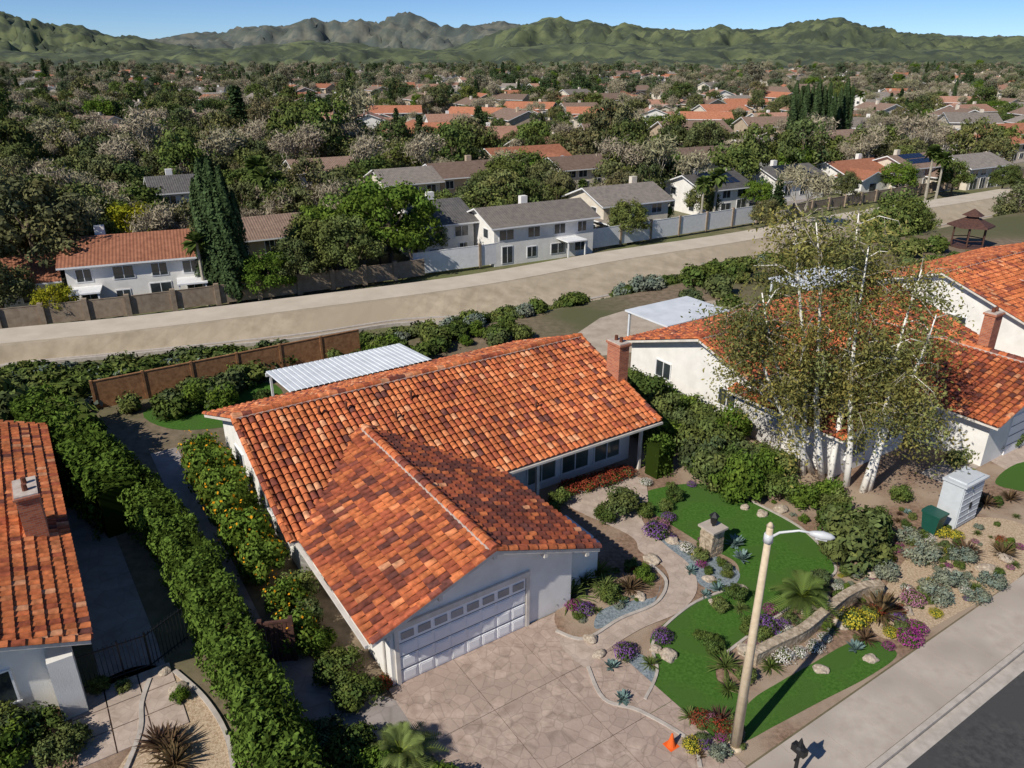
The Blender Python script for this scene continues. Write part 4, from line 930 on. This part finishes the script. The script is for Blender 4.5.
# ------------------------------------------------------------------ distant trees
dt=emp('distant_trees',(0,300,-4)); cnt=0
def blocked(x,y):
    r=math.hypot(x,y); ux,uy=x/r,y/r
    for ox,oy,rad,cl in occ:
        dx,dy=x-ox,y-oy; d2=dx*dx+dy*dy
        if d2>45*45: continue
        if d2<(rad+1)**2: return True
        al=-(dx*ux+dy*uy); 
        if 0<al<cl and abs(dx*uy-dy*ux)<rad: return True
    return False
CH0=[G(-140,340,-4),G(130,311,-4),G(480,262,-4),G(750,219,-4),G(1240,138,-4)]
def beyond(x,y):
    for p,q in zip(CH0[:-1],CH0[1:]):
        if p[0]<=x<=q[0]: return y>p[1]+(q[1]-p[1])*(x-p[0])/(q[0]-p[0])+2
    return y>58 if x<0 else y>165
tries=0
while cnt<5400 and tries<60000:
    tries+=1
    t=R(0,1); y=70*(2300/70)**(t**.80); x=R(-.86,.86)*y
    if not beyond(x,y) or blocked(x,y): continue
    u=512+760*x/(y*CP+23*SP)
    tn=noise.noise(Vector((x*.008,y*.008,1)))
    k=R(0,1); s=R(.5,1.05)
    if R(0,1)<.08: s*=1.4
    if y<130: s=R(.45,.85)
    if 190<y<310 and u>320: 
        s=R(.4,.75)
        if k<.25: continue
        k=R(0,1)
    if k<.17+.22*(tn>.0): me=random.choice(BT)
    elif k<.28+.10*(x<0): me=random.choice(TC+[TD,TD])
    elif k<.31: me=FP
    elif k<.33: me=CY
    elif k<.41: me=TG
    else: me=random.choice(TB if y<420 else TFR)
    if y>500: s*=1.15
    obj('tree',me,dt,(x,y,-4.1),R(0,6.28),(s,s,s*R(.85,1.25))); cnt+=1
# ------------------------------------------------------------------ hills
def hill(name,prof,Y0,Yr,Y1,mat,us,nz=46,nscale=500,amp=.5):
    vs=[];fs=[]; nx=len(us)
    for j in range(nz):
        s=j/(nz-1); Y=Y0+(Y1-Y0)*s
        for u in us:
            top=np.interp(u,[p[0] for p in prof],[p[1] for p in prof])
            q=(top-384)/FPX; dy=CP-SP*q; dz=-(SP+CP*q); zt=CH+Yr*dz/dy+4
            X=((u-512)/FPX)/.99*Y
            e=min(1,(Y-Y0)/(Yr-Y0)) if Y<Yr else max(0,1-(Y-Yr)/(Y1-Yr)); e=e*e*(3-2*e)
            P=Vector((X/nscale,Y/nscale*.6,4))
            n1=abs(noise.fractal(P,.65,2.1,8)); n2=noise.fractal(P*3.1+Vector((9,0,0)),.6,2.0,7)
            h=zt*(e*(1.10-.32*n1+.10*n2)-amp*n1*4*e*(1-e)+.22*n2*e*(1-e)*4)
            vs.append((X,Y,-4.6+max(0,h)))
    for j in range(nz-1):
        for i in range(nx-1): fs.append((j*nx+i,j*nx+i+1,(j+1)*nx+i+1,(j+1)*nx+i))
    me=bpy.data.meshes.new(name); me.from_pydata(vs,[],fs); me.materials.append(mat); me.polygons.foreach_set('use_smooth',[True]*len(fs)); obj(name,me)
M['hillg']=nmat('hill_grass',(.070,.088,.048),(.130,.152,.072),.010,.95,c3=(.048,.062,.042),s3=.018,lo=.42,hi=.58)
M['hillf']=nmat('hill_far',(.09,.105,.085),(.150,.150,.12),.006,.95,c3=(.072,.088,.082),s3=.009,lo=.42,hi=.58)  # aerial haze mixed into the colour: bluish-grey far slopes
us=list(np.linspace(-500,1520,600))
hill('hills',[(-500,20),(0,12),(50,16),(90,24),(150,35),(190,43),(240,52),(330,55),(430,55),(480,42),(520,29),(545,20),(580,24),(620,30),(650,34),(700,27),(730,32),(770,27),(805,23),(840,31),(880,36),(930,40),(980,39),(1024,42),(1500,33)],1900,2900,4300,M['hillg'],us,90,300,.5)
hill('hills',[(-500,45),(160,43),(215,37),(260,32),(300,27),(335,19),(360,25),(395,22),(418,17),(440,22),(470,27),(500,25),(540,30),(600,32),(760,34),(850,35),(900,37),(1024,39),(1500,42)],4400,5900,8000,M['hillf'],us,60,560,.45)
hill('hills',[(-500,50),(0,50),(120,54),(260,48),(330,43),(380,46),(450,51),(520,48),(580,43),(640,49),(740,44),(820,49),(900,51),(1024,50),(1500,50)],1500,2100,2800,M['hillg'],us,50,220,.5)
# ------------------------------------------------------------------ light, sky, camera
sd=Vector((-.70,-.71,0)).normalized(); el=math.radians(40)
sv=Vector((sd.x*math.cos(el),sd.y*math.cos(el),math.sin(el)))
sl=bpy.data.lights.new('sun','SUN'); sl.energy=5.0; sl.angle=math.radians(.5); sl.color=(1,.94,.84)
so=bpy.data.objects.new('sun',sl); SC.collection.objects.link(so); so.rotation_euler=sv.to_track_quat('Z','Y').to_euler(); so.location=(0,0,60)
w=bpy.data.worlds.new('World'); SC.world=w; w.use_nodes=True; nt=w.node_tree
bg=nt.nodes['Background']; sk=nt.nodes.new('ShaderNodeTexSky'); sk.sky_type='NISHITA'; sk.sun_disc=False; sk.sun_elevation=el; sk.sun_rotation=math.atan2(sv.x,sv.y)
sk.altitude=2500; sk.air_density=.8; sk.dust_density=0.0; sk.ozone_density=8.0
nt.links.new(sk.outputs[0],bg.inputs[0]); bg.inputs[1].default_value=.105
cam=bpy.data.cameras.new('camera'); co=bpy.data.objects.new('camera',cam); SC.collection.objects.link(co)
co.location=(0,0,CH); co.rotation_euler=(math.pi/2-PIT,0,0); cam.sensor_width=36; cam.lens=36*FPX/1024; cam.clip_end=20000; cam.clip_start=.1
SC.camera=co
SC.view_settings.view_transform='Standard'; SC.view_settings.look='None'; SC.view_settings.exposure=0
print('objects',len(bpy.data.objects),'trees',cnt)
